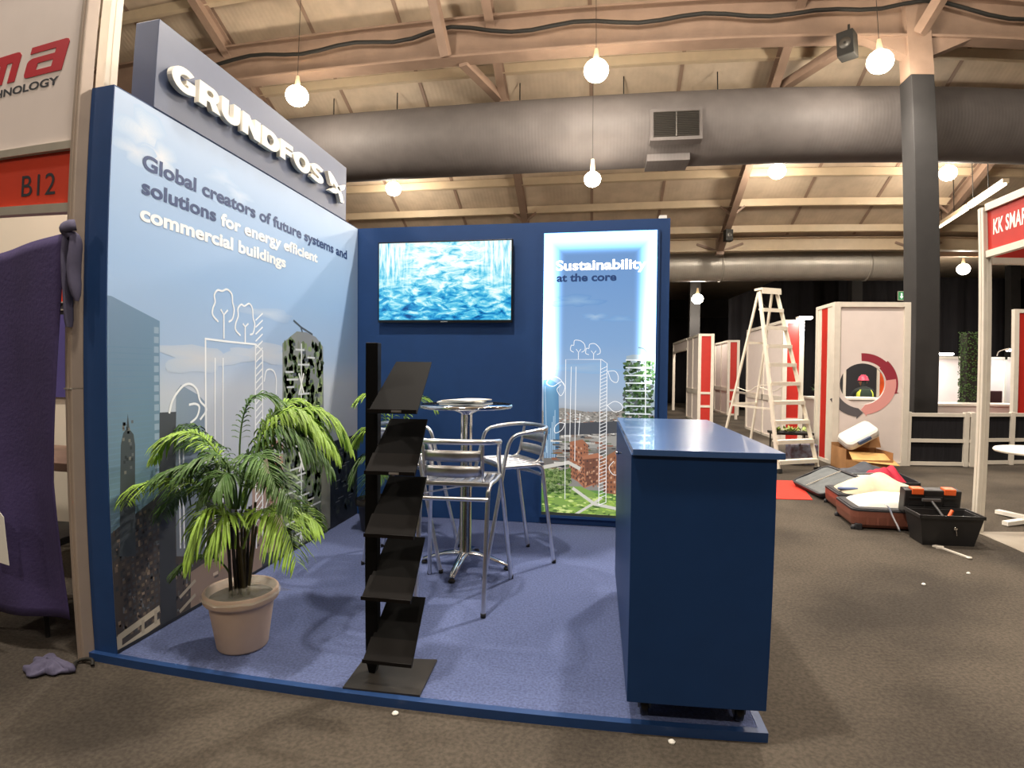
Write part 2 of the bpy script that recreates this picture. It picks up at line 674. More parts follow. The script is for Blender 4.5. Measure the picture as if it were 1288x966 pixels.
# ducts
def duct(name, y, z, r, x0, x1, m, label, joints, grilles, hangers):
    t = thing(name, label, 'air duct', ((x0+x1)/2, y, z))
    cx = (x0+x1)/2
    Mx = Matrix.Rotation(PI/2, 4, 'Y')
    k = MB()
    k.lathe([(r, x0-cx), (r, x1-cx)], seg=64, M=Mx)
    k.lathe([(.01, x1-cx), (r, x1-cx)], seg=64, M=Mx)
    k.lathe([(.01, x0-cx), (r, x0-cx)], seg=64, M=Mx)
    k.build('pipe', m, t)
    for j in joints:
        MB().lathe([(r, j-cx-.03), (r+.02, j-cx-.03), (r+.02, j-cx+.03), (r, j-cx+.03)], seg=64, M=Mx).build('joint', m, t)
    for (g, w, h, zz) in grilles:
        g0 = MB().box((g-cx-w/2-.06, -r-.05, zz-h/2-.06), (g-cx+w/2+.06, -r*.75, zz+h/2+.06)).build('grille_box', m, t)
        mm = MB()
        for s in range(14):
            zc = zz-h/2+h*(s+.5)/14
            mm.bar((g-cx-w/2, -r-.06, zc), (g-cx+w/2, -r-.06, zc), .03, h/24, upv=(0, .6, 1))
        mm.box((g-cx-.012, -r-.075, zz-h/2), (g-cx+.012, -r-.05, zz+h/2))
        mm.build('grille', M_LAMPBODY, g0)
        MB().box((g-cx-w/2-.08, -r*.5, -r-.04), (g-cx+w/2-.1, r*.3, -r*.85)).build('access_plate', m, t)
    for hx in hangers:
        MB().tube([(hx-cx, 0, r), (hx-cx, 0, roof(y)-z-.05 if y < 11 else r+.3)], .012, 6).build('hanger_wire', M_CABLE, t)
    return t


duct('air_duct', 6.40, 6.00, 0.684, -14, 22, M_DUCT, 'huge round grey air duct running across the whole hall under the roof', (),
     ((3.46, .81, .46, -.21),), (-3.57, -2.13, 0.48, 2.55, 4.35))
duct('air_duct', 11.9, 4.36, .42, 1.0, 11.0, M_GALV, 'slimmer pale galvanised duct below the cream eave beam, left of the black column', (5.6, 9.6),
     (), (5.0, 8.2))

# loudspeakers on the steelwork
def speaker(loc, rz, label, s=1.0):
    t = thing('loudspeaker', label, 'loudspeaker', loc, rz)
    MB().box((-.13*s, -.12*s, -.2*s), (.13*s, .12*s, .2*s), bev=.015).build('cabinet', M_CABLE, t)
    MB().lathe([(.02, -.125*s), (.09*s, -.125*s), (.1*s, -.11*s)], seg=20, M=Matrix.Rotation(-PI/2, 4, 'X')).build('cone', M_LAMPBODY, t)
    MB().bar((0, .1*s, .18*s), (0, .14*s, .42*s), .03, .03).build('bracket', M_CABLE, t)


speaker((5.42, 10.2, roof(10.2)-.62), .2, 'small black loudspeaker hung on the sloping rafter above the silver duct', .75)
speaker((6.0, 4.55, 6.5), -.7, 'black loudspeaker beside the bright lamp under the girder, left of the black column')

# high bay lamps
LAMP_LABELS = {
    0: 'glowing high bay lamp above the dark blue letter sign, left end of the front row',
    1: 'largest glowing high bay lamp, hanging over the stand above the big grey duct',
    2: 'glowing high bay lamp beside the black loudspeaker, near the top of the black column',
    3: 'glowing high bay lamp just right of the dark blue letter sign, below the big duct',
    4: 'glowing high bay lamp below the big duct, over the lit poster wall',
    5: 'glowing high bay lamp below the big duct, left of the black column',
    6: 'glowing high bay lamp below the big duct, just right of the black column',
    7: 'small far lamp low under the roof beside the red fascia sign at right',
    8: 'small far lamp between the edge of the stand wall and the ladder',
}
for i, (x, y, z, wt) in enumerate(LAMPS):
    far = y > 12
    r = .195 if y < 5 else .15 if y < 6 else .18
    lab = LAMP_LABELS.get(i, 'high bay lamp hanging from the hall roof over or behind the camera')
    t = thing('high_bay_lamp', lab, 'lamp', (x, y, z), 0, 'high bay lamps of the hall')
    MB().lathe([(.03, .3), (.045, r*.9), (r*.3, r*.9-.06), (r*.33, r*.84-.06)], seg=24).disc((0, 0, .3), .03, 24).build('housing', M_STEEL2, t)
    MB().lathe([(r*math.sin(R(25+155*q/12))+.001, r*.9*math.cos(R(25+155*q/12))-.06) for q in range(13)], seg=24).build('diffuser', M_LAMPGLOW, t)  # globe enlarged to stand in for the lamp's glare
    zt = (roof(y) if y < 11 else 5.0)-z
    MB().tube([(0, 0, .3), (0, 0, max(.34, zt-.02))], .005, 6).build('wire', M_CABLE, t)
    ld = bpy.data.lights.new('lamp_light', 'SPOT')
    ld.energy = wt*LIGHT_GAIN
    ld.color = LAMP_COLOR
    ld.spot_size = R(172)
    ld.spot_blend = 0.6
    ld.shadow_soft_size = 0.13
    lo = bpy.data.objects.new('lamp_light', ld)
    COL.objects.link(lo)
    lo.location = (x, y, z-.3)
    # the lamp also throws light sideways and up to the roof
    ld = bpy.data.lights.new('lamp_glow', 'POINT')
    ld.energy = wt*LIGHT_GAIN*UP_SHARE
    ld.color = LAMP_COLOR
    ld.shadow_soft_size = 0.16
    lo = bpy.data.objects.new('lamp_glow', ld)
    COL.objects.link(lo)
    lo.location = (x, y, z-.3)

# twin fluorescent battens along the rafter right of the column
M_TUBE = mat('tube_glow', '#ffeccb', 0.4, emit=9)
for (p0, p1, lab) in (((9.95, 6.7), (10.28, 8.35), 'nearer lit fluorescent batten under the roof, above the red fascia sign'),
                      ((10.3, 8.45), (10.63, 10.15), 'farther lit fluorescent batten under the roof, close to the black column')):
    a, c = Vector((*p0, 5.0)), Vector((*p1, 5.0))
    mid = (a+c)/2
    h = (c-a).length/2
    t = thing('fluorescent_batten', lab, 'lamp', mid, math.atan2(c.y-a.y, c.x-a.x)-PI/2, 'fluorescent battens')
    MB().box((-.06, -h, .02), (.06, h, .1)).build('housing', M_STEEL2, t)
    MB().tube([(0, -h+.03, 0), (0, h-.03, 0)], .03, 10).build('tube', M_TUBE, t)
    for f in (-.1, .8):
        yy = mid.y+f*h*.98
        MB().tube([(0, h*f, .1), (0, h*f, roof(yy)-5.0+.01)], .01, 6).build('hanger_wire', M_CABLE, t)

# ================================================================== THE BLUE STAND
M_BLUE = mat('stand_blue', '#214274', 0.5, noise=0.04, scale=8, spec=0.35)
M_BLUEEDGE = mat('stand_blue_edge', '#1f3f70', 0.45, noise=0.06, scale=12)
M_BLUECAB = mat('counter_blue', '#173764', 0.42, noise=0.03, scale=10, spec=0.3)
M_BLUETOP = mat('counter_top_blue', '#33578c', 0.28, noise=0.03, scale=10, spec=1.0, coat=0.4)
M_BLUECARPET = mat('blue_carpet', '#5f6a90', 0.95, noise=0.2, scale=90, bump=0.5, bscale=260, spec=0.1)
M_SIGN = mat('sign_slate', '#4d5872', 0.42, noise=0.03, scale=6, spec=0.5)
M_WHITE = mat('white_acrylic', '#f1ece0', 0.35)
M_DARKTEXT = mat('navy_print', '#1b396c', 0.5)
M_WHITETEXT = mat('white_print', '#f4f4f2', 0.5)
M_PRINT = printed('printed_fabric', 0.5)
M_BLACKPLASTIC = mat('black_plastic', '#121215', 0.35)
M_CHROME = mat('chrome', '#d9d9d9', 0.12, 1.0)

PF, PR = 2.514, 2.685
t = thing('stand_platform', 'low blue carpeted platform the whole stand is built on', 'platform', (1.25, -1.25, G))
k = MB(); k.box((-.16-1.25, -PF+.03+1.25, 0), (PR-.03-1.25, .14+1.25, -G)); k.build('carpet_deck', M_BLUECARPET, t)
k = MB()
k.box((-.16-1.25, -PF+1.25, 0), (PR-1.25, -PF+.03+1.25, -G+.003))
k.box((PR-.03-1.25, -PF+.03+1.25, 0), (PR-1.25, .14+1.25, -G+.003))
k.build('edge_strip', M_BLUEEDGE, t)

# ---- left wall with the big printed picture
H = 2.5
D = 2.489
lw = thing('exhibition_wall', 'tall dark blue stand wall with the printed skyline and the slogan', 'stand wall', (-.064, -D/2, .003))
LO = Vector((-.064, -D/2, .003))
MB().box(Vector((-.128, -D, .003))-LO, Vector((-.004, .13, H))-LO).build('panel', M_BLUE, lw)


def FL(a, b, t):           # left wall: a = y, b = z, t = towards the room
    return Vector((-.003+t, a, b))-LO


P = Poster(FL, (-D+.004, .004, -.006, 2.494))
rnd = random.Random(5)
Y0, Y1 = -D+.004, -.006
P.vgrad(Y0, Y1, [(.01, '#8f97a3'), (.75, '#b4bcc8'), (1.15, '#bcc5d2'), (1.35, '#a0b9d8'), (1.75, '#94b5dc'), (2.2, '#9dbadc'), (H-.006, '#b0c5df')])
# clouds
P.layer()
for (a, b0, ra, rb, c) in ((-2.3, 2.36, .16, .1, '#cbd6e4'), (-2.2, 2.28, .12, .07, '#d3dae4'), (-2.35, 2.25, .12, .05, '#c6d2e2'), (-1.75, 2.33, .13, .05, '#b9cce4'),
                           (-1.6, 2.28, .12, .04, '#bfd0e6'), (-1.3, 1.62, .3, .035, '#b8c9de'), (-1.35, 1.36, .35, .06, '#c3cad4'), (-1.9, 1.32, .3, .07, '#c5cad2')):
    P.cloud(a, b0, ra, rb, '#a3bfde' if b0 > 1.8 else '#9cb8da' if b0 > 1.5 else '#b4c4d8', c, rnd)
# glass tower at the left
tw = [(-2.465, 1.579), (-2.189, 1.494), (-2.196, 1.128), (-2.192, 0.59), (-2.196, 0.177), (-2.489, 0.089)]
P.poly([(Y0, tw[0][1]), (tw[0][0], tw[0][1]), tw[1], (tw[1][0], .1), (Y0, .1)], ['#6f8ba8', '#6f8ba8', '#6a8aa6', '#5b7a82', '#56737c'])
P.layer()
for q in range(34):
    z = .5+q*.026
    P.rect(Y0, z, tw[1][0]-.05, z+.005, '#6686a1')
P.layer()
for q in range(16):
    z = tw[1][1]-.06-q*.046
    P.rect(tw[1][0]-.035, z, tw[1][0]-.006, z+.03, '#8ea5bb')
# low town with lit windows
P.poly([(Y0, .02), (Y0, .55), (-2.1, .7), (-1.95, .58), (-1.75, .62), (-1.6, .4), (-1.45, .45), (-1.3, .35), (-1.2, .02)], '#3f4144')
P.poly([(Y0, .02), (Y0, .42), (-2.25, .5), (-2.05, .42), (-1.8, .5), (-1.7, .3), (-1.6, .02)], '#46403c')
P.layer()
for q in range(420):
    a = rnd.uniform(Y0+.01, -1.55); z = rnd.uniform(.04, .56)
    P.rect(a, z, a+rnd.uniform(.006, .018), z+rnd.uniform(.008, .03), rnd.choice(['#5f554c', '#75675b', '#525150', '#666c72', '#4c443e', '#8a7a69', '#333639', '#2b2d30']))
P.facade([(-2.44, .05), (-2.2, .05), (-2.2, .62), (-2.44, .6)], 9, 20, ['#37393c', '#5a5149', '#6d6152', '#2c2e31', '#46494c'], .6, .5)
P.facade([(-1.95, .05), (-1.72, .12), (-1.72, .52), (-1.95, .55)], 8, 14, ['#55504b', '#2f3134', '#7a6c5e', '#3e4043'], .6, .5)
# spire building
sp = [(-2.443, 0.435), (-2.419, 0.928), (-2.405, 0.979), (-2.388, 0.995), (-2.378, 1.065), (-2.37, 0.993), (-2.348, 0.969), (-2.34, 0.918), (-2.355, 0.407)]
P.poly(sp, '#3f474d')
P.layer()
for q in range(22):
    a = rnd.uniform(sp[1][0]+.005, sp[7][0]-.02); z = rnd.uniform(.75, 1.02)
    P.rect(a, z, a+.012, z+.014, rnd.choice(['#5b6065', '#2c3338', '#70706c']))
# dark slab tower and the pale block behind it
P.poly([(-2.083, 1.155), (-2.05, 1.186), (-1.926, 1.129), (-1.879, 1.093), (-1.897, 0.258), (-2.103, 0.326)], ['#8497aa', '#8497aa', '#7b8fa5', '#7b8fa5', '#70777f', '#70777f'])
P.poly([(-2.191, 1.056), (-2.084, 1.052), (-2.118, -0.04), (-2.225, -0.032)], ['#43484f', '#43484f', '#33363a', '#33363a'])
# pink and brown roofs in the middle
P.poly([(-1.472, 0.658), (-1.375, 0.716), (-1.139, 0.706), (-1.146, 0.061), (-1.482, 0.119)], '#a58f86')
P.layer()
for q in range(60):
    a = rnd.uniform(-1.32, -.98); z = rnd.uniform(.35, .8)
    P.rect(a, z, a+rnd.uniform(.02, .06), z+rnd.uniform(.01, .04), rnd.choice(['#b39c90', '#97786c', '#c3b7ae', '#8a8682', '#b0674f']))
P.poly([(-2.007, 0.21), (-1.381, 0.289), (-1.387, 0.011), (-2.018, 0.009)], '#8d7a6c')
P.layer()
for q in range(60):
    a = rnd.uniform(-1.85, -1.2); z = rnd.uniform(.1, .42)
    P.rect(a, z, a+rnd.uniform(.02, .05), z+rnd.uniform(.01, .03), rnd.choice(['#b3a18f', '#6f625a', '#c3b29c', '#57504a', '#a5765f']))
# planted tower
gt = [(-1.146, 1.44), (-1.071, 1.482), (-0.972, 1.533), (-0.847, 1.536), (-0.713, 1.51), (-0.607, 1.444), (-0.569, 0.061), (-0.493, -0.062), (-1.138, -0.029)]
P.poly(gt, ['#868d86']*3+['#868b90']*3+['#5f695a']*3)
P.layer()
for q in range(520):
    z = rnd.uniform(.0, 1.46); a = rnd.uniform(-1.12, -.62)
    P.blob(a, z, rnd.uniform(.012, .035), rnd.uniform(.02, .045), rnd.choice(['#5a7042', '#6c8350', '#48603a', '#82976a', '#3d4d33', '#647650', '#93a57c', '#767d70']), rnd, 7)
P.layer()
for q in range(26):
    z = .1+q*.052; a = rnd.uniform(-1.12, -.78)
    P.rect(a, z, a+rnd.uniform(.08, .16), z+.013, '#c9cfd2')
P.layer()
for q in range(26):
    z = .13+q*.052; a = rnd.uniform(-1.1, -.72)
    P.rect(a, z, a+rnd.uniform(.03, .06), z+.022, '#4d555a')
P.stroke([(-1.013, 1.606), (-0.911, 1.565), (-0.759, 1.525)], .014, '#4c5560')
P.stroke([(-0.921, 1.57), (-0.9, 1.532)], .014, '#4c5560')
P.stroke([(-0.911, 1.453), (-0.916, -0.014)], .012, '#dfe5e6')
for v0 in (481, 582, 665):
    pass
for zc in ([(-0.91, 1.171)][0], [(-0.911, 0.615)][0], [(-0.915, 0.112)][0]):
    P.stroke([(zc[0]-.035, zc[1]+.07), (zc[0]+.03, zc[1]-.07)], .016, '#e9ecea')
    P.stroke([(zc[0]+.03, zc[1]+.07), (zc[0]-.03, zc[1]-.07)], .016, '#e9ecea')
# dark planted tower in the corner
P.poly([(-0.493, 0.697), (0.042, 0.706), (0.046, 0.009), (-0.493, -0.011)], '#23282b')
P.poly([(-0.63, 0.813), (-0.493, 0.798), (-0.493, -0.011), (-0.632, -0.02)], '#8c8f82')
P.layer()
for q in range(70):
    z = rnd.uniform(.1, .65); a = rnd.uniform(-.42, -.06)
    P.blob(a, z, rnd.uniform(.015, .04), rnd.uniform(.015, .03), rnd.choice(['#2f3b2c', '#1b2226', '#39433a', '#151b20', '#414c4c']), rnd, 7)
P.layer()
for q in range(18):
    z = rnd.uniform(.1, .65); a = rnd.uniform(-.42, -.15)
    P.rect(a, z, a+rnd.uniform(.04, .1), z+.008, '#6a7072')
# pale railings at the foot
rl = [(-2.48, 0.085), (-2.231, 0.111), (-2.234, 0.064), (-2.448, 0.048)]
P.stroke([(-2.477, 0.072), (-2.226, 0.109)], .03, '#b5ac98')
P.stroke([(-2.469, 0.013), (-2.23, 0.043)], .03, '#b5ac98')
P.stroke([(-2.472, 0.081), (-2.478, 0.01)], .035, '#b5ac98')
P.stroke([(-2.252, 0.108), (-2.256, 0.042)], .018, '#a59c8a')
P.stroke([(-2.332, 0.095), (-2.336, 0.031)], .018, '#a59c8a')
P.stroke([(-2.096, 0.034), (-1.978, 0.079)], .018, '#a59c8a')
P.stroke([(-2.092, 0.107), (-1.974, 0.155)], .018, '#a59c8a')
P.poly([(Y0, .003), (Y1, .003), (Y1, .02), (Y0, .02)], '#23262a')
# white line drawing
WL = '#eef3f7'
w = .011
P.stroke([(-1.891, 0.247), (-1.87, 0.857), (-1.872, 1.241), (-1.872, 1.428)], w, WL)
P.stroke([(-1.878, 1.428), (-1.671, 1.422), (-1.436, 1.42)], w, WL)
P.stroke([(-1.436, 1.42), (-1.439, 0.8), (-1.441, 0.156)], w, WL)
P.stroke([(-1.436, 1.42), (-1.364, 1.384), (-1.366, 0.79), (-1.375, 0.165)], w, WL)
ha = [(-1.436, 1.362), (-1.364, 1.384), (-1.449, 0.158), (-1.375, 0.165)]
for q in range(30):
    z = .32+q*.043
    P.stroke([(ha[0][0], z), (ha[1][0], z+.05)], .009, WL)
P.stroke([(-1.797, 1.328), (-1.801, 0.848), (-1.814, 0.275)], .009, WL)
P.stroke([(-1.732, 1.33), (-1.736, 0.839), (-1.748, 0.254)], .009, WL)
P.stroke([(-2.065, 0.862), (-2.074, 0.357)], .009, WL)
P.stroke([(-2.038, 0.858), (-2.047, 0.349)], .009, WL)
for tr in ([(-1.771, 1.527), (-1.816, 1.561), (-1.816, 1.596), (-1.798, 1.633), (-1.804, 1.671), (-1.779, 1.701), (-1.74, 1.702), (-1.7, 1.717), (-1.659, 1.696), (-1.651, 1.651), (-1.637, 1.607), (-1.651, 1.556), (-1.685, 1.534)],
           [(-1.58, 1.464), (-1.623, 1.494), (-1.623, 1.531), (-1.602, 1.574), (-1.602, 1.62), (-1.573, 1.647), (-1.544, 1.641), (-1.499, 1.661), (-1.468, 1.636), (-1.46, 1.579), (-1.444, 1.541), (-1.46, 1.487), (-1.491, 1.475)]):
    P.curve(tr, .011, WL)
for tk in ([(-1.725, 1.437), (-1.726, 1.571)], [(-1.752, 1.599), (-1.726, 1.571), (-1.692, 1.601)], [(-1.536, 1.425), (-1.536, 1.519)], [(-1.558, 1.536), (-1.536, 1.519), (-1.506, 1.541)]):
    P.stroke(tk, .011, WL)
P.curve([(-2.131, 1.047), (-2.104, 1.116), (-2.039, 1.178), (-1.984, 1.188), (-1.938, 1.158), (-1.915, 1.099), (-1.873, 1.062), (-1.873, 1.037), (-1.916, 0.998)], .012, WL)
P.curve([(-1.996, 1.082), (-1.95, 1.084), (-1.921, 1.065), (-1.939, 1.016), (-1.986, 0.987)], .012, WL)
P.curve([(-1.348, 1.19), (-1.323, 1.26), (-1.254, 1.26), (-1.219, 1.208), (-1.219, 1.104)], .01, WL)
P.curve([(-1.341, 0.787), (-1.248, 0.67), (-1.185, 0.686), (-1.185, 0.765)], .01, WL)
P.curve([(-1.346, 0.381), (-1.293, 0.472), (-1.205, 0.505), (-1.169, 0.433), (-1.188, 0.342)], .01, WL)
P.m.build('printed_picture', M_PRINT, lw)

tx = MB()
PT = P.k*P.step+.0001
FT = lambda a, b, t: FL(a, b, PT+t)
put_text(tx, 'Global creators of future systems and', -2.312, -.212, 2.188, .072, FT, .0, .028)
put_text(tx, 'solutions', -2.311, -1.797, 2.072, .072, FT, .0, .028)
o = tx.build('slogan', M_DARKTEXT, lw, fix=False); o['label'] = 'dark navy first part of the slogan'
tx = MB()
put_text(tx, 'for energy efficient', -1.758, -.692, 2.064, .072, FT, .0, .034)
put_text(tx, 'commercial buildings', -2.317, -1.111, 1.947, .072, FT, .0, .034)
o = tx.build('slogan', M_WHITETEXT, lw, fix=False); o['label'] = 'white second part of the slogan'

# ---- raised sign on top of the left wall
SO = Vector((-.07, -1.25, H))
sg = thing('sign_box', 'long dark slate sign box with raised white capitals, on top of the left wall', 'sign', SO)
MB().box(Vector((-.138, -2.262, H))-SO, Vector((0, -.238, 2.94))-SO, bev=.003).build('box', M_SIGN, sg)


def FS(a, b, t):
    return Vector((t, a, b))-SO


lets = [('G', -2.205, -2.035), ('R', -2.01, -1.845), ('U', -1.832, -1.672), ('N', -1.65, -1.475), ('D', -1.458, -1.27),
        ('F', -1.258, -1.105), ('O', -1.098, -.885), ('S', -.874, -.69)]
# the sign's own heavy capitals as outlines in a unit box (x 0..1, y 0..1)
def arcp(cx, cy, rx, ry, a0, a1, n=14):
    return [(cx+rx*math.cos(R(a0+(a1-a0)*i/n)), cy+ry*math.sin(R(a0+(a1-a0)*i/n))) for i in range(n+1)]


GLY = {
    'G': [arcp(.56, .5, .56, .52, 52, 300, 20)+[(.98, .1), (.98, .56), (.6, .56), (.6, .36), (.68, .36), (.68, .26)]+arcp(.6, .5, .27, .25, 290, 62, 14)],
    'R': [[(0, 0), (.36, 0), (.36, .3), (.5, .3), (.64, 0), (1.04, 0), (.8, .4)]+arcp(.62, .69, .32, .31, -42, 90, 10)+[(0, 1)],],
    'U': [[(0, 1), (0, .38)]+arcp(.5, .38, .5, .4, 180, 360, 16)+[(1, 1), (.64, 1), (.64, .38)]+arcp(.5, .38, .14, .13, 0, -180, 10)+[(.36, 1)]],
    'N': [[(0, 0), (.32, 0), (.32, .52), (.66, 0), (1, 0), (1, 1), (.68, 1), (.68, .5), (.36, 1), (0, 1)]],
    'D': [[(0, 0), (.5, 0)]+arcp(.5, .5, .5, .5, -90, 90, 18)+[(0, 1)]],
    'F': [[(0, 0), (.38, 0), (.38, .36), (.86, .36), (.86, .62), (.38, .62), (.38, .74), (.95, .74), (.95, 1), (0, 1)]],
    'O': [arcp(.5, .5, .5, .53, 0, 360, 30)[:-1]],
    'S': [[(.02, .06)]+arcp(.48, .28, .5, .31, -110, 60, 12)+[(.42, .64)]+arcp(.46, .72, .1, .07, 250, 90, 5)+[(.84, .76), (.94, .96)]+arcp(.52, .72, .5, .31, 70, 250, 14)+[(.6, .36)]+arcp(.5, .3, .12, .08, 60, -90, 6)+[(.1, .28)]],
}
HOLES = {'R': [arcp(.5, .68, .16, .13, 0, 360, 12)[:-1]], 'D': [arcp(.46, .5, .2, .26, 0, 360, 18)[:-1]], 'O': [arcp(.5, .5, .2, .27, 0, 360, 18)[:-1]]}


def bridge(outer, hole):
    """join a hole to its outline by a hairline cut so that one polygon carries both"""
    i, j = min(((i, j) for i in range(len(outer)) for j in range(len(hole))),
               key=lambda q: (outer[q[0]][0]-hole[q[1]][0])**2+(outer[q[0]][1]-hole[q[1]][1])**2)
    h = hole[j:]+hole[:j]
    h = list(reversed(h))
    h = [h[-1]]+h[:-1]
    return outer[:i+1]+h+[h[0]]+outer[i:]


def raised(mb, outlines, holes, mapf, t0, t1):
    """a solid letter: filled front and back, closed sides"""
    bm = bmesh.new()
    for ol in outlines:
        loops = [ol]+holes
        es = []
        for lp in loops:
            lp = [q for i, q in enumerate(lp) if (q[0]-lp[i-1][0])**2+(q[1]-lp[i-1][1])**2 > 1e-9]
            vs = [bm.verts.new((a, b, 0)) for a, b in lp]
            es += [bm.edges.new((vs[i], vs[(i+1) % len(vs)])) for i in range(len(vs))]
        bmesh.ops.triangle_fill(bm, edges=es, use_beauty=True)
    r = bmesh.ops.extrude_face_region(bm, geom=bm.faces[:])
    for v in r['geom']:
        if isinstance(v, bmesh.types.BMVert):
            v.co.z = 1
    bm.verts.index_update()
    mb.add([mapf(v.co.x, v.co.y, t0+(t1-t0)*v.co.z) for v in bm.verts], [[v.index for v in f.verts] for f in bm.faces])
    bm.free()


LZ0, LZ1 = 2.637, 2.757
for ch, a0, a1 in lets:
    mb = MB()
    raised(mb, GLY[ch], HOLES.get(ch, []), lambda x, y, t: FS(a0+x*(a1-a0), LZ0+y*(LZ1-LZ0), t), .012, .042)
    mb.build('letter', M_WHITE, sg)
# emblem: two crossing blades
mb = MB()
em = [[(.0, 1.12), (.12, 1.2), (.3, 1.05), (.62, .6), (.82, .2), (.9, -.25), (.72, -.3), (.6, .1), (.42, .5), (.3, .62), (.28, .4), (.14, .48)],
      [(.5, .52), (.62, .66), (.98, 1.06), (.93, .72), (.78, .5), (.66, .38)],
      [(.08, -.02), (.3, .3), (.44, .36), (.56, .2), (.46, .06), (.3, -.02)]]
for ol in em:
    raised(mb, [ol], [], lambda x, y, t: FS(-.63+x*.3, LZ0+y*(LZ1-LZ0), t), .012, .042)
o = mb.build('emblem', M_WHITE, sg); o['label'] = 'white emblem of two crossing blades'

# ---- back wall
WB = 2.632
bw = thing('exhibition_wall', 'dark blue back wall of the stand carrying the television and the lit poster', 'stand wall', (WB/2, .06, .003))
BO = Vector((WB/2, .06, .003))
MB().box(Vector((-.004, 0, .003))-BO, Vector((WB, .12, H))-BO).build('panel', M_BLUE, bw)
MB().box(Vector((2.56, .122, 2.3))-BO, Vector((2.62, .18, H+.06))-BO).build('batten', M_WHITE, bw)

# ---- television
TX0, TX1, TZ0, TZ1 = .2186, 1.3626, 1.6985, 2.3475
tv = thing('television', 'wall mounted television showing a bright blue and white picture', 'television', ((TX0+TX1)/2, -.03, (TZ0+TZ1)/2))
hw, hh = (TX1-TX0)/2, (TZ1-TZ0)/2
MB().box((-hw-.012, -.032, -hh-.022), (hw+.012, .0, hh+.012), bev=.004).box((-.35, 0, -.22), (.35, .028, .2)).build('casing', M_BLACKPLASTIC, tv)
MB().box((-.03, -.0335, -hh-.018), (.03, -.031, -hh-.01)).build('badge', mat('grey_badge', '#8c9096', .4), tv)


def screen_mat():
    m = mat('screen_picture', '#000000', 0.25)
    nt = m.node_tree
    N = nt.nodes.new
    L = nt.links.new
    bs = nt.nodes['Principled BSDF']
    tc = N('ShaderNodeTexCoord')
    sep = N('ShaderNodeSeparateXYZ'); L(tc.outputs['Object'], sep.inputs[0])
    # drifting blotches
    mp = N('ShaderNodeMapping'); mp.inputs['Scale'].default_value = (4.2, 1, 10.5); L(tc.outputs['Object'], mp.inputs[0])
    n1 = N('ShaderNodeTexNoise'); n1.inputs['Scale'].default_value = 1.9; n1.inputs['Detail'].default_value = 9; n1.inputs['Roughness'].default_value = .62; n1.inputs['Distortion'].default_value = .7
    L(mp.outputs[0], n1.inputs['Vector'])
    # hanging streaks
    mp2 = N('ShaderNodeMapping'); mp2.inputs['Scale'].default_value = (24, 1, 2.6); L(tc.outputs['Object'], mp2.inputs[0])
    n2 = N('ShaderNodeTexNoise'); n2.inputs['Scale'].default_value = 1.9; n2.inputs['Detail'].default_value = 8; n2.inputs['Roughness'].default_value = .65
    L(mp2.outputs[0], n2.inputs['Vector'])
    # mask: streaks towards the upper corners
    ax = N('ShaderNodeMath'); ax.operation = 'ABSOLUTE'; L(sep.outputs['X'], ax.inputs[0])
    mx = N('ShaderNodeMapRange'); mx.inputs['From Min'].default_value = .22; mx.inputs['From Max'].default_value = .45; L(ax.outputs[0], mx.inputs['Value'])
    mz = N('ShaderNodeMapRange'); mz.inputs['From Min'].default_value = -.12; mz.inputs['From Max'].default_value = .12; L(sep.outputs['Z'], mz.inputs['Value'])
    mm = N('ShaderNodeMath'); mm.operation = 'MULTIPLY'; L(mx.outputs[0], mm.inputs[0]); L(mz.outputs[0], mm.inputs[1])
    mix = N('ShaderNodeMix'); mix.data_type = 'FLOAT'
    L(mm.outputs[0], mix.inputs['Factor']); L(n1.outputs['Fac'], mix.inputs['A']); L(n2.outputs['Fac'], mix.inputs['B'])
    # brighter towards the middle top, deeper blue to the bottom
    hz = N('ShaderNodeMapRange'); hz.inputs['From Min'].default_value = -.32; hz.inputs['From Max'].default_value = .2
    hz.inputs['To Min'].default_value = -.09; hz.inputs['To Max'].default_value = .1; L(sep.outputs['Z'], hz.inputs['Value'])
    ad = N('ShaderNodeMath'); ad.operation = 'ADD'; L(mix.outputs['Result'], ad.inputs[0]); L(hz.outputs[0], ad.inputs[1])
    rp = N('ShaderNodeValToRGB')
    el = rp.color_ramp.elements
    el[0].position = .26; el[0].color = (*srgb('#0b4a86'), 1)
    el[1].position = .64; el[1].color = (*srgb('#f6fdfd'), 1)
    for p_, c_ in ((.35, '#1780be'), (.42, '#3aa9d6'), (.48, '#6cc9e2'), (.55, '#b5e8f1')):
        e = el.new(p_); e.color = (*srgb(c_), 1)
    L(ad.outputs[0], rp.inputs['Fac'])
    L(rp.outputs['Color'], bs.inputs['Emission Color'])
    bs.inputs['Emission Strength'].default_value = 1.15
    return m


MB().box((-hw, -.034, -hh), (hw, -.0325, hh)).build('screen', screen_mat(), tv)

# ---- backlit fabric poster in its frame
LX0, LX1, LZ_0, LZ_1 = 1.622, 2.536, .075, 2.41
lb = thing('lightbox', 'tall backlit poster in a slim blue frame showing a city under a blue sky', 'lit poster', ((LX0+LX1)/2, -.016, (LZ_0+LZ_1)/2))
LBO = Vector(((LX0+LX1)/2, -.016, (LZ_0+LZ_1)/2))


def FB(a, b, t):
    return Vector((a, -.022-t, b))-LBO


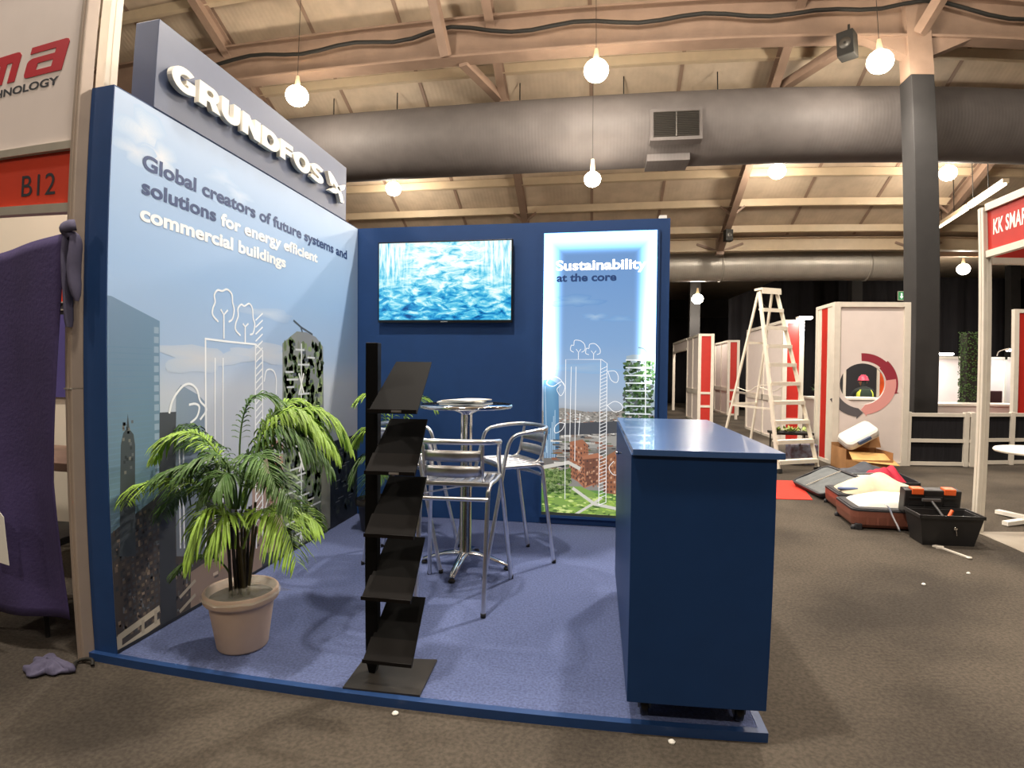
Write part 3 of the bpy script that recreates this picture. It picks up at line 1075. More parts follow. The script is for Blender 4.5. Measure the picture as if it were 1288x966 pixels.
k = MB()
for a, b2 in (((LX0-.015, LZ_0-.015), (LX0+.006, LZ_1+.015)), ((LX1-.006, LZ_0-.015), (LX1+.015, LZ_1+.015)),
              ((LX0+.006, LZ_0-.015), (LX1-.006, LZ_0+.006)), ((LX0+.006, LZ_1-.006), (LX1-.006, LZ_1+.015))):
    k.box(Vector((a[0], -.032, a[1]))-LBO, Vector((b2[0], -.001, b2[1]))-LBO)
k.build('frame', M_BLUE, lb)
P = Poster(FB, (LX0, LZ_0, LX1, LZ_1))
rnd = random.Random(9)
P.vgrad(LX0, LX1, [(LZ_0, '#3a5a2a'), (.25, '#5c8a3e'), (.9, '#8b9097'), (1.0, '#a9b4c2'), (1.15, '#98b2cf'), (1.5, '#7ba3d0'), (2.0, '#6595cc'), (LZ_1, '#5c8ec8')])
P.layer()
for (a, b0, ra, rb, c) in ((1.9, 1.85, .2, .05, '#86aed6'), (2.05, 1.72, .1, .03, '#9dbcdc'), (2.25, 1.7, .12, .025, '#83add8'), (1.95, 1.3, .3, .04, '#97b4d3')):
    P.cloud(a, b0, ra, rb, '#5c90ca' if b0 > 1.75 else '#6a9bd0' if b0 > 1.5 else '#84add6', c, rnd)
# far town
P.poly([(LX0, .3), (LX1, .3), (LX1, .92), (2.3, .96), (2.0, .94), (1.8, .97), (LX0, .94)], '#8a867f')
P.layer()
for q in range(700):
    a = rnd.uniform(LX0+.01, LX1-.05); z = .94-.22*rnd.random()**1.3
    s_ = .35+(.94-z)*2.5
    P.rect(a, z, a+rnd.uniform(.02, .05)*s_, z+rnd.uniform(.006, .018)*s_, rnd.choice(['#b4aca2', '#6b5f56', '#cfcac2', '#4f4c48', '#a0705a', '#e0dcd5', '#3b3e42']))
P.layer()
for q in range(150):
    a = rnd.uniform(LX0+.01, LX1-.05); z = rnd.uniform(.5, .8)
    P.rect(a, z, a+rnd.uniform(.02, .07), z+rnd.uniform(.008, .03), rnd.choice(['#8d8780', '#5f5a55', '#b9b4ac', '#42464b', '#7a6a5e', '#cdc9c2']))
# viaduct, dark hall
P.poly([(1.76, 0.839), (2.236, 0.871), (2.238, 0.774), (1.761, 0.741)], '#3d4249')
P.poly([(1.644, 0.658), (2.238, 0.754), (2.24, 0.612), (1.645, 0.493)], '#9a9791')
P.poly([(1.645, 0.559), (2.239, 0.664), (2.241, 0.547), (1.646, 0.446)], '#6f6b66')
# glass tower left
P.poly([(1.638, 1.199), (1.691, 1.207), (1.763, 1.168), (1.775, 0.662), (1.75, 0.562), (1.645, 0.546)], ['#5f94bd', '#6fa5c9', '#5389b3', '#3c6d94', '#35608a', '#35608a'])
P.layer()
for q in range(9):
    P.stroke([(1.652, 1.147), (1.671, 0.593)] if q == 0 else [(1.64+q*.012, .55), (1.64+q*.012, .55+.05*q)], .004, '#c3dcec')
P.layer()
for q in range(130):
    a = rnd.uniform(1.7, 2.2); z = rnd.uniform(.42, .7)
    P.rect(a, z, a+rnd.uniform(.03, .1), z+rnd.uniform(.006, .018), rnd.choice(['#c4c0b8', '#45484c', '#dedad2', '#7d7a74', '#25292e', '#8a5a44', '#5c6a4a']))
# brick blocks
P.poly([(1.86, 0.691), (1.963, 0.714), (2.009, 0.669), (2.01, 0.591), (1.968, 0.341), (1.863, 0.402)], '#a06546')
P.poly([(1.926, 0.569), (2.087, 0.607), (2.126, 0.582), (2.128, 0.374), (1.981, 0.315), (1.928, 0.365)], '#ad7050')
P.poly([(1.978, 0.551), (2.087, 0.568), (2.09, 0.372), (1.994, 0.329)], '#744632')
P.poly([(2.113, 0.556), (2.239, 0.638), (2.244, 0.275), (2.142, 0.283)], '#97603f')
P.layer()
for q in range(60):
    a = rnd.uniform(1.83, 2.2); z = rnd.uniform(.32, .55)
    P.rect(a, z, a+.014, z+.02, rnd.choice(['#6a4431', '#bd8a68', '#875740']))
wc = ['#5e3a2b', '#c79a7c', '#4b3128', '#6b4432']
P.facade([(1.863, 0.402), (1.968, 0.347), (1.964, 0.655), (1.86, 0.678)], 5, 8, wc)
P.facade([(1.935, 0.366), (1.987, 0.322), (1.985, 0.558), (1.933, 0.556)], 2, 7, wc)
P.facade([(1.994, 0.329), (2.122, 0.38), (2.119, 0.569), (1.991, 0.551)], 5, 7, wc)
P.facade([(2.129, 0.283), (2.238, 0.275), (2.234, 0.599), (2.126, 0.543)], 4, 8, wc)
P.facade([(1.971, 0.59), (2.01, 0.598), (2.009, 0.656), (1.97, 0.694)], 2, 3, wc)
# trees and lawn
P.poly([(1.648, 0.228), (1.753, 0.318), (1.948, 0.327), (2.245, 0.21), (2.247, 0.08), (1.65, 0.049)], '#7fa04a')
P.layer()
for q in range(330):
    a = rnd.uniform(LX0+.02, 1.86); z = rnd.uniform(.27, .46)
    P.blob(a, z, rnd.uniform(.01, .026), rnd.uniform(.008, .02), rnd.choice(['#54703a', '#2f4722', '#6a8648', '#8d9f62', '#253a1c', '#9aa878', '#465f30']), rnd, 7)
P.layer()
for q in range(220):
    a = rnd.uniform(LX0+.02, LX1-.04); z = rnd.uniform(.1, .27)
    P.blob(a, z, rnd.uniform(.012, .045), rnd.uniform(.005, .012), rnd.choice(['#8fb34e', '#a9c55c', '#557a34', '#d3e38c', '#7fa548', '#41602a']), rnd, 7)
P.stroke([(1.645, 0.473), (1.849, 0.52), (1.947, 0.471)], .03, '#cfcac0')
P.stroke([(1.884, 0.311), (2.066, 0.188), (2.245, 0.158)], .025, '#d2d0c4')
P.stroke([(1.899, 0.088), (2.047, 0.187), (2.123, 0.243)], .02, '#d2d0c4')
P.poly([(LX0, LZ_0), (LX1, LZ_0), (LX1, .1), (LX0, .105)], '#1d2417')
# planted tower right
P.poly([(2.305, 1.4), (2.355, 1.413), (2.43, 1.413), (2.504, 1.439), (2.547, 1.413), (2.554, 0.929), (2.299, 0.924)], '#9fb0ba')
P.layer()
for q in range(420):
    a = rnd.uniform(2.29, 2.52); z = rnd.uniform(.88, 1.36)
    P.blob(a, z, rnd.uniform(.008, .022), rnd.uniform(.008, .02), rnd.choice(['#2f4a28', '#1f371c', '#4b683c', '#3c5a30', '#162815', '#76906a', '#51585a']), rnd, 7)
P.layer()
for q in range(8):
    P.rect(2.3, .93+q*.062, 2.5, .94+q*.062, '#e3ebef')
P.stroke([(2.454, 1.413), (2.461, 0.927)], .008, '#f1f5f5')
P.curve([(2.398, 1.47), (2.441, 1.458), (2.473, 1.42)], .01, '#5a6670')
# line drawing
WL = '#ffffff'
w = .0048
for s_ in ([(1.823, 0.216), (1.82, 1.372), (2.109, 1.373)], [(2.103, 1.373), (2.098, 0.183)], [(2.109, 1.373), (2.154, 1.341), (2.156, 0.206)],
           [(1.866, 1.313), (1.86, 0.691)], [(1.905, 1.313), (1.901, 0.535)], [(1.942, 0.929), (1.931, 0.746)], [(1.923, 1.372), (1.923, 1.431)], [(2.045, 1.373), (2.045, 1.418)],
           [(1.903, 1.457), (1.923, 1.431), (1.942, 1.457)], [(2.025, 1.444), (2.045, 1.418), (2.064, 1.444)], [(2.098, 0.183), (2.156, 0.206)]):
    P.stroke(s_, w, WL)
ha = [(2.104, 1.321), (2.154, 1.335), (2.098, 0.203), (2.156, 0.219)]
for q in range(38):
    f = q/38
    z = .24+f*1.08
    a0_ = ha[2][0]+(ha[0][0]-ha[2][0])*f; a1_ = ha[3][0]+(ha[1][0]-ha[3][0])*f
    P.stroke([(a0_, z), (a1_, z+.025)], .0042, WL)
for cv in ([(1.884, 1.431), (1.858, 1.45), (1.864, 1.489), (1.883, 1.489), (1.889, 1.528), (1.928, 1.528), (1.954, 1.515), (1.973, 1.489), (1.974, 1.45), (1.948, 1.431)],
           [(2.007, 1.411), (1.981, 1.424), (1.987, 1.463), (2.006, 1.463), (2.012, 1.496), (2.05, 1.502), (2.076, 1.483), (2.095, 1.457), (2.096, 1.425), (2.071, 1.412)],
           [(2.161, 1.277), (2.218, 1.277), (2.244, 1.232), (2.232, 1.187), (2.188, 1.206), (2.161, 1.277)], [(2.159, 0.998), (2.215, 1.032), (2.266, 1.013), (2.279, 0.969), (2.217, 0.948), (2.159, 0.998)],
           [(1.816, 1.149), (1.769, 1.214), (1.704, 1.226), (1.665, 1.173), (1.718, 1.148), (1.789, 1.188), (1.816, 1.136), (1.784, 1.07), (1.751, 1.122), (1.783, 1.162)],
           [(1.819, 0.841), (1.773, 0.846), (1.734, 0.806), (1.741, 0.76), (1.794, 0.788), (1.819, 0.841)], [(2.215, 0.546), (2.178, 0.493), (2.204, 0.442), (2.242, 0.431)]):
    P.curve(cv, w, WL)


def glow_mat():
    """the poster's inks lit from behind; the LED strip runs round the upper edges of the box"""
    m = printed('backlit_print', 0.6)
    nt = m.node_tree
    N = nt.nodes.new
    L = nt.links.new
    bs = nt.nodes['Principled BSDF']
    at_ = [q for q in nt.nodes if q.type == 'ATTRIBUTE'][0]
    tc = N('ShaderNodeTexCoord')
    sep = N('ShaderNodeSeparateXYZ'); L(tc.outputs['Object'], sep.inputs[0])
    hw_ = (LX1-LX0)/2; hh_ = (LZ_1-LZ_0)/2

    def rng(src, a, b3, c0, c1, smooth=True):
        q = N('ShaderNodeMapRange')
        q.interpolation_type = 'SMOOTHSTEP' if smooth else 'LINEAR'
        for n_, v_ in (('From Min', a), ('From Max', b3), ('To Min', c0), ('To Max', c1)):
            q.inputs[n_].default_value = v_
        L(src, q.inputs['Value'])
        return q.outputs[0]
    ax = N('ShaderNodeMath'); ax.operation = 'ABSOLUTE'; L(sep.outputs['X'], ax.inputs[0])
    side = rng(ax.outputs[0], hw_-.2, hw_-.05, 0, 1)
    top = rng(sep.outputs['Z'], hh_-.21, hh_-.06, 0, 1)
    low = rng(sep.outputs['Z'], -.2, .1, 0, 1)       # strips stop half way down
    sl = N('ShaderNodeMath'); sl.operation = 'MULTIPLY'; L(side, sl.inputs[0]); L(low, sl.inputs[1])
    mxn = N('ShaderNodeMath'); mxn.operation = 'MAXIMUM'; L(sl.outputs[0], mxn.inputs[0]); L(top, mxn.inputs[1])
    st = N('ShaderNodeMapRange'); st.inputs['To Min'].default_value = .98; st.inputs['To Max'].default_value = 9
    pw = N('ShaderNodeMath'); pw.operation = 'POWER'; pw.inputs[1].default_value = 1.8; L(mxn.outputs[0], pw.inputs[0])
    L(pw.outputs[0], st.inputs['Value'])
    L(at_.outputs['Color'], bs.inputs['Emission Color'])
    L(st.outputs[0], bs.inputs['Emission Strength'])
    for l_ in list(nt.links):
        if l_.to_socket == bs.inputs['Base Color']:
            nt.links.remove(l_)
    bs.inputs['Base Color'].default_value = (.03, .03, .035, 1)
    return m


P.m.build('printed_picture', glow_mat(), lb)
M_LITWHITE = mat('lit_white_print', '#ffffff', .5, emit=1.1)
M_LITNAVY = mat('lit_navy_print', '#12366b', .5, emit=.35)
PT2 = P.k*P.step+.0002
FBT = lambda a, b, t: FB(a, b, PT2+t)
tx = MB(); put_text(tx, 'Sustainability', 1.727, 2.452, 2.098, .082, FBT, 0, .028)
o = tx.build('slogan', M_LITWHITE, lb, fix=False); o['label'] = 'white first line of the poster'
tx = MB(); put_text(tx, 'at the core', 1.735, 2.216, 2.007, .066, FBT, 0, .033)
o = tx.build('slogan', M_LITNAVY, lb, fix=False); o['label'] = 'navy second line of the poster'

# ---- counter
CX0, CX1, CY0, CY1 = 2.185, 2.665, -2.535, -1.275
ct = thing('counter', 'tall dark blue promotional counter on castors at the front right corner', 'counter', ((CX0+CX1)/2, (CY0+CY1)/2, .003))
CO = Vector(((CX0+CX1)/2, (CY0+CY1)/2, .003))
MB().box(Vector((CX0, CY0, .098))-CO, Vector((CX1, CY1, .982))-CO, bev=.002).build('cabinet', M_BLUECAB, ct)
MB().box(Vector((CX0+.004, CY0-.014, .982))-CO, Vector((CX1+.022, CY1+.012, 1.004))-CO, bev=.002).build('top', M_BLUETOP, ct)
M_CASTOR = mat('castor_grey', '#6b6b6b', .4, .6)
for sx in (CX0+.07, CX1-.07):
    for sy in (CY0+.08, CY1-.08):
        c = MB()
        c.box(Vector((sx-.03, sy-.03, .092))-CO, Vector((sx+.03, sy+.03, .098))-CO)
        c.bar(Vector((sx-.02, sy, .09))-CO, Vector((sx-.02, sy+.015, .035))-CO, .006, .03, upv=(0, 1, 0))
        c.bar(Vector((sx+.02, sy, .09))-CO, Vector((sx+.02, sy+.015, .035))-CO, .006, .03, upv=(0, 1, 0))
        fk = c.build('castor', M_CASTOR, ct)
        MB().lathe([(.012, -.013), (.034, -.013), (.036, 0), (.034, .013), (.012, .013)], c=Vector((sx, sy+.015, .037))-CO, seg=20, M=Matrix.Rotation(PI/2, 4, 'Y')).build('wheel', M_BLACKPLASTIC, fk)
MB().lathe([(.004, 0), (.005, -.012), (.009, -.016), (.009, -.026), (.002, -.028)], c=Vector((CX0, -1.85, .885))-CO, seg=16, M=Matrix.Rotation(PI/2, 4, 'Y')).build('knob', M_CHROME, ct)

# ================================================================== FURNITURE OF THE STAND
M_STEELB = mat('brushed_aluminium', '#e6e6e6', 0.3, 1.0, noise=0.05, scale=30)
M_SLAT = mat('aluminium_slat', '#c9c9ca', 0.35, 1.0, noise=0.06, scale=20)
M_RUBBER = mat('black_rubber', '#131313', 0.7)
M_STANDBLACK = mat('stand_black', '#070707', 0.5, spec=0.12)
M_LIP_REFLECTION = mat('stand_lip_reflection', '#0f0c0b', 0.45, spec=0.18)
M_BASEPLATE = mat('base_plate', '#38342f', 0.4, 0.3, noise=0.08, scale=9)
M_PAPER = mat('paper_white', '#e9e6dc', 0.6)
M_PAPER2 = mat('paper_blue', '#6c86a6', 0.5)
M_PAPER3 = mat('paper_grey', '#40454c', 0.5)

# ---- brochure stand
BX, BY = 1.235, -2.36
bs_ = thing('brochure_stand', 'tall black five-tray brochure stand on a square foot plate at the platform edge', 'brochure stand', (BX, BY, .002))
BSO = Vector((BX, BY, .002))
pl = [(1.086, -2.49), (1.403, -2.482), (1.393, -2.213), (1.076, -2.254)]
MB().prism(pl, lambda a, b, t: Vector((a, b, t))-BSO, .002, .01).build('base_plate', M_BASEPLATE, bs_)
k = MB()
k.box(Vector((1.133, -2.375, .05))-BSO, Vector((1.185, -2.335, 1.38))-BSO, bev=.004)
k.prism([(1.136, .05), (1.182, .05), (1.172, .012), (1.146, .012)], lambda a, b, t: Vector((a, t, b))-BSO, -2.372, -2.338)
k.build('mast', M_STANDBLACK, bs_)
for i, (xr, zb, yt, zt) in enumerate(((1.376, 1.102, -2.265, 1.305), (1.371, .86, -2.30, 1.066), (1.369, .612, -2.30, .826), (1.357, .358, -2.275, .566), (1.36, .1, -2.275, .31))):
    yb = -2.45
    xl = xr-.196 if i else xr-.19
    xtl = xl+.035
    # sloping back sheet, front lip and left cheek folded from one sheet
    k = MB()
    th = .005
    up_ = Vector((0, yt-yb, zt-zb)).normalized()
    nrm = Vector((0, -up_.z, up_.y))
    if nrm.z < 0:
        nrm = -nrm

    def S(x, s, d, zb=zb, yb=yb, yt=yt, zt=zt, nrm=nrm):
        return Vector((x, yb+(yt-yb)*s, zb+(zt-zb)*s))+nrm*d-BSO
    k.add([S(xl-.01, 0, 0), S(xr, 0, 0), S(xr, 1, 0), S(xtl, 1, 0), S(xl-.01, 0, -th), S(xr, 0, -th), S(xr, 1, -th), S(xtl, 1, -th)],
          [(0, 1, 2, 3), (7, 6, 5, 4), (0, 4, 5, 1), (1, 5, 6, 2), (2, 6, 7, 3), (3, 7, 4, 0)])
    ty = k.build('tray', M_STANDBLACK, bs_)
    k = MB()
    k.box(Vector((xl-.01, yb-.006, zb))-BSO, Vector((xr, yb-.001, zb+.014))-BSO)
    if i:
        k.add([S(xl-.01, .0, .004), S(xr, .0, .004), S(xr, .36, .004), S(xl+.002, .36, .004)], [(0, 1, 2, 3)])  # lighter brown band: a reflection painted on the tray's lower third
    k.build('lip_reflection', M_LIP_REFLECTION, ty)
    # arm that carries the tray on the mast
    MB().bar(Vector((1.17, -2.365, zb+.03))-BSO, S(xl+.03, .15, -.012), .03, .014).build('arm', M_STANDBLACK, ty)
    if i < 2:
        k = MB()
        xm = (xl+xr)/2
        k.box(Vector((xm-.005, yb-.009, zb+.003))-BSO, Vector((xm+.035, yb-.006, zb+.011))-BSO)
        k.build('name_plate', M_STEELB, ty)

# ---- round bar table
TC = Vector((1.237, -1.07, .003))
tb = thing('bar_table', 'round chrome bar table on a four-footed column between the three stools', 'table', TC)
MB().lathe([(.0, 1.047), (.29, 1.047), (.292, 1.03), (.0, 1.028)], seg=64).build('table_top', mat('table_top_mirror', '#8fa0b5', .1, 1.0), tb)
MB().lathe([(.289, 1.026), (.298, 1.028), (.301, 1.04), (.298, 1.051), (.289, 1.051)], seg=64).build('rim', M_CHROME, tb)
MB().lathe([(.0, 1.026), (.1, 1.026), (.1, 1.015), (.04, .99), (.038, .98), (.038, .1), (.05, .085), (.055, .07), (.0, .065)], seg=32).build('column', M_CHROME, tb)
for q in range(4):
    a = q*PI/2-.05
    M = Matrix.Rotation(a, 4, 'Z')
    k = MB()
    pts = bez(M @ Vector((.02, 0, .085)), M @ Vector((.1, 0, .09)), M @ Vector((.17, 0, .065)), M @ Vector((.285, 0, .026)), 8)
    k.tube(pts, [.034, .033, .031, .03, .028, .026, .024, .022, .018], 10, flat=.55)
    lg = k.build('leg', M_CHROME, tb)
    MB().lathe([(.0, .0), (.02, .0), (.022, .008), (.014, .02), (.0, .022)], c=M @ Vector((.278, 0, 0)), seg=16).build('glide', M_RUBBER, lg)

# brochures lying on the table
def booklet(loc, rz, w, h, t, m, label, fan=0.0):
    o = thing('brochure', label, 'brochure', loc, rz, 'brochures on the bar table')
    c = MB()
    c.grid(8, 1, lambda u, v: (-w/2+w*u, -h/2+h*v, t+fan*math.sin(PI*u)), smooth=True)
    c.grid(8, 1, lambda u, v: (-w/2+w*u, -h/2+h*v, t*.85+fan*math.sin(PI*u)), smooth=True)
    c.build('cover', m, o)
    p = MB(); p.box((-w/2+.002, -h/2+.002, 0), (w/2-.002, h/2-.002, t*.84)); p.build('pages', M_PAPER, o)
    return o


booklet(TC+Vector((-.0, -.01, 1.0485)), -.12, .297, .21, .012, M_PAPER3, 'grey picture brochure lying lowest on the bar table')
booklet(TC+Vector((-.03, .0, 1.0615)), .06, .29, .2, .008, M_PAPER, 'cream white brochure in the middle of the little pile on the bar table', .001)
booklet(TC+Vector((.0, .01, 1.0715)), -.35, .21, .28, .007, M_PAPER, 'white brochure lying askew on top of the pile on the bar table', .003)

# ---- bar stools: round-tube frame, hoop arms running down into the front legs
def make_stool(label):
    t = thing('bar_stool', label, 'bar stool', (0, 0, 0), 0, 'aluminium bar stools round the table')
    r = .0125
    SZ = .665
    for s in (-1, 1):
        # front leg runs from the floor past the seat into the arm hoop
        pts = [Vector((s*.255, .265, .004)), Vector((s*.225, .165, .45)), Vector((s*.205, .115, SZ)), Vector((s*.2, .09, .77)), Vector((s*.205, .068, .83)),
               Vector((s*.215, .03, .862)), Vector((s*.222, -.03, .874))]
        lg = MB().tube(smooth_path(pts, 6), r, 10).build('leg', M_STEELB, t)
        MB().lathe([(.0, .0), (.014, .0), (.0145, .02), (.0, .022)], c=(s*.256, .267, 0), seg=14).build('foot', M_RUBBER, lg)
        # rear leg: seat rail bending down
        pts = [Vector((s*.205, .115, SZ-.004)), Vector((s*.2, -.05, SZ-.006)), Vector((s*.19, -.13, SZ-.008)), Vector((s*.186, -.168, SZ-.03)), Vector((s*.184, -.182, SZ-.075)),
               Vector((s*.182, -.215, .36)), Vector((s*.18, -.27, .004))]
        lg = MB().tube(smooth_path(pts, 6), r, 10).build('leg', M_STEELB, t)
        MB().lathe([(.0, .0), (.014, .0), (.0145, .02), (.0, .022)], c=(s*.18, -.271, 0), seg=14).build('foot', M_RUBBER, lg)
        # back upright
        pts = [Vector((s*.15, -.12, SZ-.004)), Vector((s*.152, -.165, SZ+.015)), Vector((s*.155, -.19, SZ+.07)), Vector((s*.16, -.222, .875))]
        MB().tube(smooth_path(pts, 6), .009, 10).build('back_upright', M_STEELB, t)
    # hoop round the back
    pts = [(-.222, -.03, .874), (-.222, -.1, .882), (-.2, -.18, .889), (-.14, -.225, .893), (0, -.245, .895), (.14, -.225, .893), (.2, -.18, .889), (.222, -.1, .882), (.222, -.03, .874)]
    MB().tube(smooth_path(pts, 6), .0145, 12).build('arm_hoop', M_STEELB, t)
    # two slats in the back
    for z0, z1 in ((.705, .762), (.79, .845)):
        def f(u, v, z0=z0, z1=z1):
            z = z0+(z1-z0)*v
            a = -1+2*u
            return Vector((a*.155, -.19-.03*(z-.705)/.17-.02*(1-a*a), z+.008*(1-a*a)*(1 if v > .5 else -1)*.4))
        MB().grid(12, 2, f).build('back_slat', M_SLAT, t, solid=.005)
    # dished slatted seat
    k = MB()
    for q in range(7):
        x0 = -.185+q*.0535
        def f(u, v, x0=x0):
            y = -.17+.3*v
            return Vector((x0+.047*u, y, SZ+.006-.012*math.sin(PI*v)+(.006 if v < .01 or v > .99 else .012)*0))
        k.grid(1, 8, f)
    k.box((-.2, .1, SZ-.012), (.2, .135, SZ+.008), bev=.004)
    k.box((-.19, -.185, SZ-.012), (.19, -.155, SZ+.008), bev=.004)
    k.build('seat', M_SLAT, t, solid=.004)
    # foot bar and braces
    MB().tube([(-.186, -.187, .585), (0, -.187, .585), (.186, -.187, .585)], .0115, 10).build('stretcher', M_STEELB, t)
    MB().tube([(-.19, -.16, .6), (.19, .1, SZ-.03)], .005, 8).build('brace', M_STEELB, t)
    return t


st = make_stool('aluminium bar stool with its back to the camera, in front of the round table')
st.location = (1.315, -1.5, .003); st.rotation_euler = (0, 0, .03)
copy_tree(st, (1.475, -.92, .003), PI/2+.62, 'aluminium bar stool right of the round table, nearest the lit poster')
copy_tree(st, (.84, -.97, .003), -PI/2+.04, 'aluminium bar stool left of the round table, half hidden by the black brochure stand')

# ---- palms
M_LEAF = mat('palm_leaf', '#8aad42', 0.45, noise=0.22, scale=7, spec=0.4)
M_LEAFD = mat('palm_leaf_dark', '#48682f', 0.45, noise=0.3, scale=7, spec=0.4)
M_STEM = mat('palm_stem', '#4a4226', 0.6, noise=0.2, scale=14)
M_POT = mat('pot_beige', '#cbb29d', 0.55, noise=0.04, scale=8)
M_POTDARK = mat('pot_dark', '#2a2826', 0.5)
M_SOIL = mat('soil', '#3a2f24', 0.9, noise=0.3, scale=30)
M_WRAP = mat('clear_wrap', '#efe9d6', 0.18, alpha=0.3, bump=0.6, bscale=16, spec=0.7)


def frond(parent, off, p0, p1, p2, p3, ll, n, m, rnd, droop=0.5, flat=0.0, wid=.0058):
    n = int(n*1.3)
    """arching midrib with a row of narrow folded leaflets on either side"""
    pts = [q-off for q in bez(p0, p1, p2, p3, 26)]
    k = MB()
    k.tube(pts, [.005-.0038*i/26 for i in range(27)], 5)
    for i in range(n):
        f = .22+.78*i/(n-1)
        x = f*26
        j = min(int(x), 25)
        c = pts[j].lerp(pts[j+1], x-j)
        tg = (pts[j+1]-pts[j]).normalized()
        sd = tg.cross(Vector((0, 0, 1)))
        if sd.length < .05:
            sd = Vector((1, 0, 0))
        sd.normalize()
        upv = sd.cross(tg)
        prof = math.sin(PI*(.12+.82*((f-.22)/.78)))**.7
        for s in (-1, 1):
            L_ = ll*prof*rnd.uniform(.8, 1.2)
            d = (sd*s*(1-flat)+tg*(.55+.3*f)+upv*rnd.uniform(-.15, .32)).normalized()
            e1 = c+d*L_*.5+Vector((0, 0, -L_*droop*.12))
            e2 = c+d*L_*.85+Vector((0, 0, -L_*droop*.6))
            e3 = c+d*L_*.98+Vector((0, 0, -L_*droop*1.0))
            w = wid*rnd.uniform(.8, 1.15)
            nn = d.cross(Vector((0, 0, 1)))
            nn = nn.normalized()*w if nn.length > .05 else sd*w
            fold = Vector((0, 0, -w*.55))
            A = [c-nn*.3, c, c+nn*.3, e1-nn+fold, e1, e1+nn+fold, e2-nn*.7+fold, e2, e2+nn*.7+fold, e3]
            k.add(A, [(0, 1, 4, 3), (1, 2, 5, 4), (3, 4, 7, 6), (4, 5, 8, 7), (6, 7, 9), (7, 8, 9)], 0, smooth=False)
    lx = .012-off.x
    ly = -.015-off.y
    k.v = [(max(p[0], lx), min(p[1], ly), p[2]) for p in k.v]
    return k.build('frond', m, parent, fix=False)


PC = Vector((.475, -2.255, .003))
palm = thing('potted_palm', 'large drooping palm in a beige pot wrapped in clear film, before the picture wall', 'potted plant', PC)
MB().lathe([(.0, .0), (.108, .0), (.112, .008), (.14, .2), (.143, .215), (.157, .217), (.163, .225), (.163, .262), (.158, .268), (.148, .264), (.138, .22), (.0, .22)], seg=48).build('pot', M_POT, palm)
MB().lathe([(.0, .235), (.08, .238), (.145, .228)], seg=24).build('soil', M_SOIL, palm)
rnd = random.Random(3)


def wrapf(u, v):
    an = 2*PI*u
    rr = .03+.141*v
    w = (.004*math.sin(an*7+3*v)+.003*math.sin(an*13+1))*(1-.5*v)
    z = .275-.012*math.sin(PI*v)+w-(.03*(max(0, v-.85)/.15))
    return Vector((rr*math.cos(an), rr*math.sin(an), z))


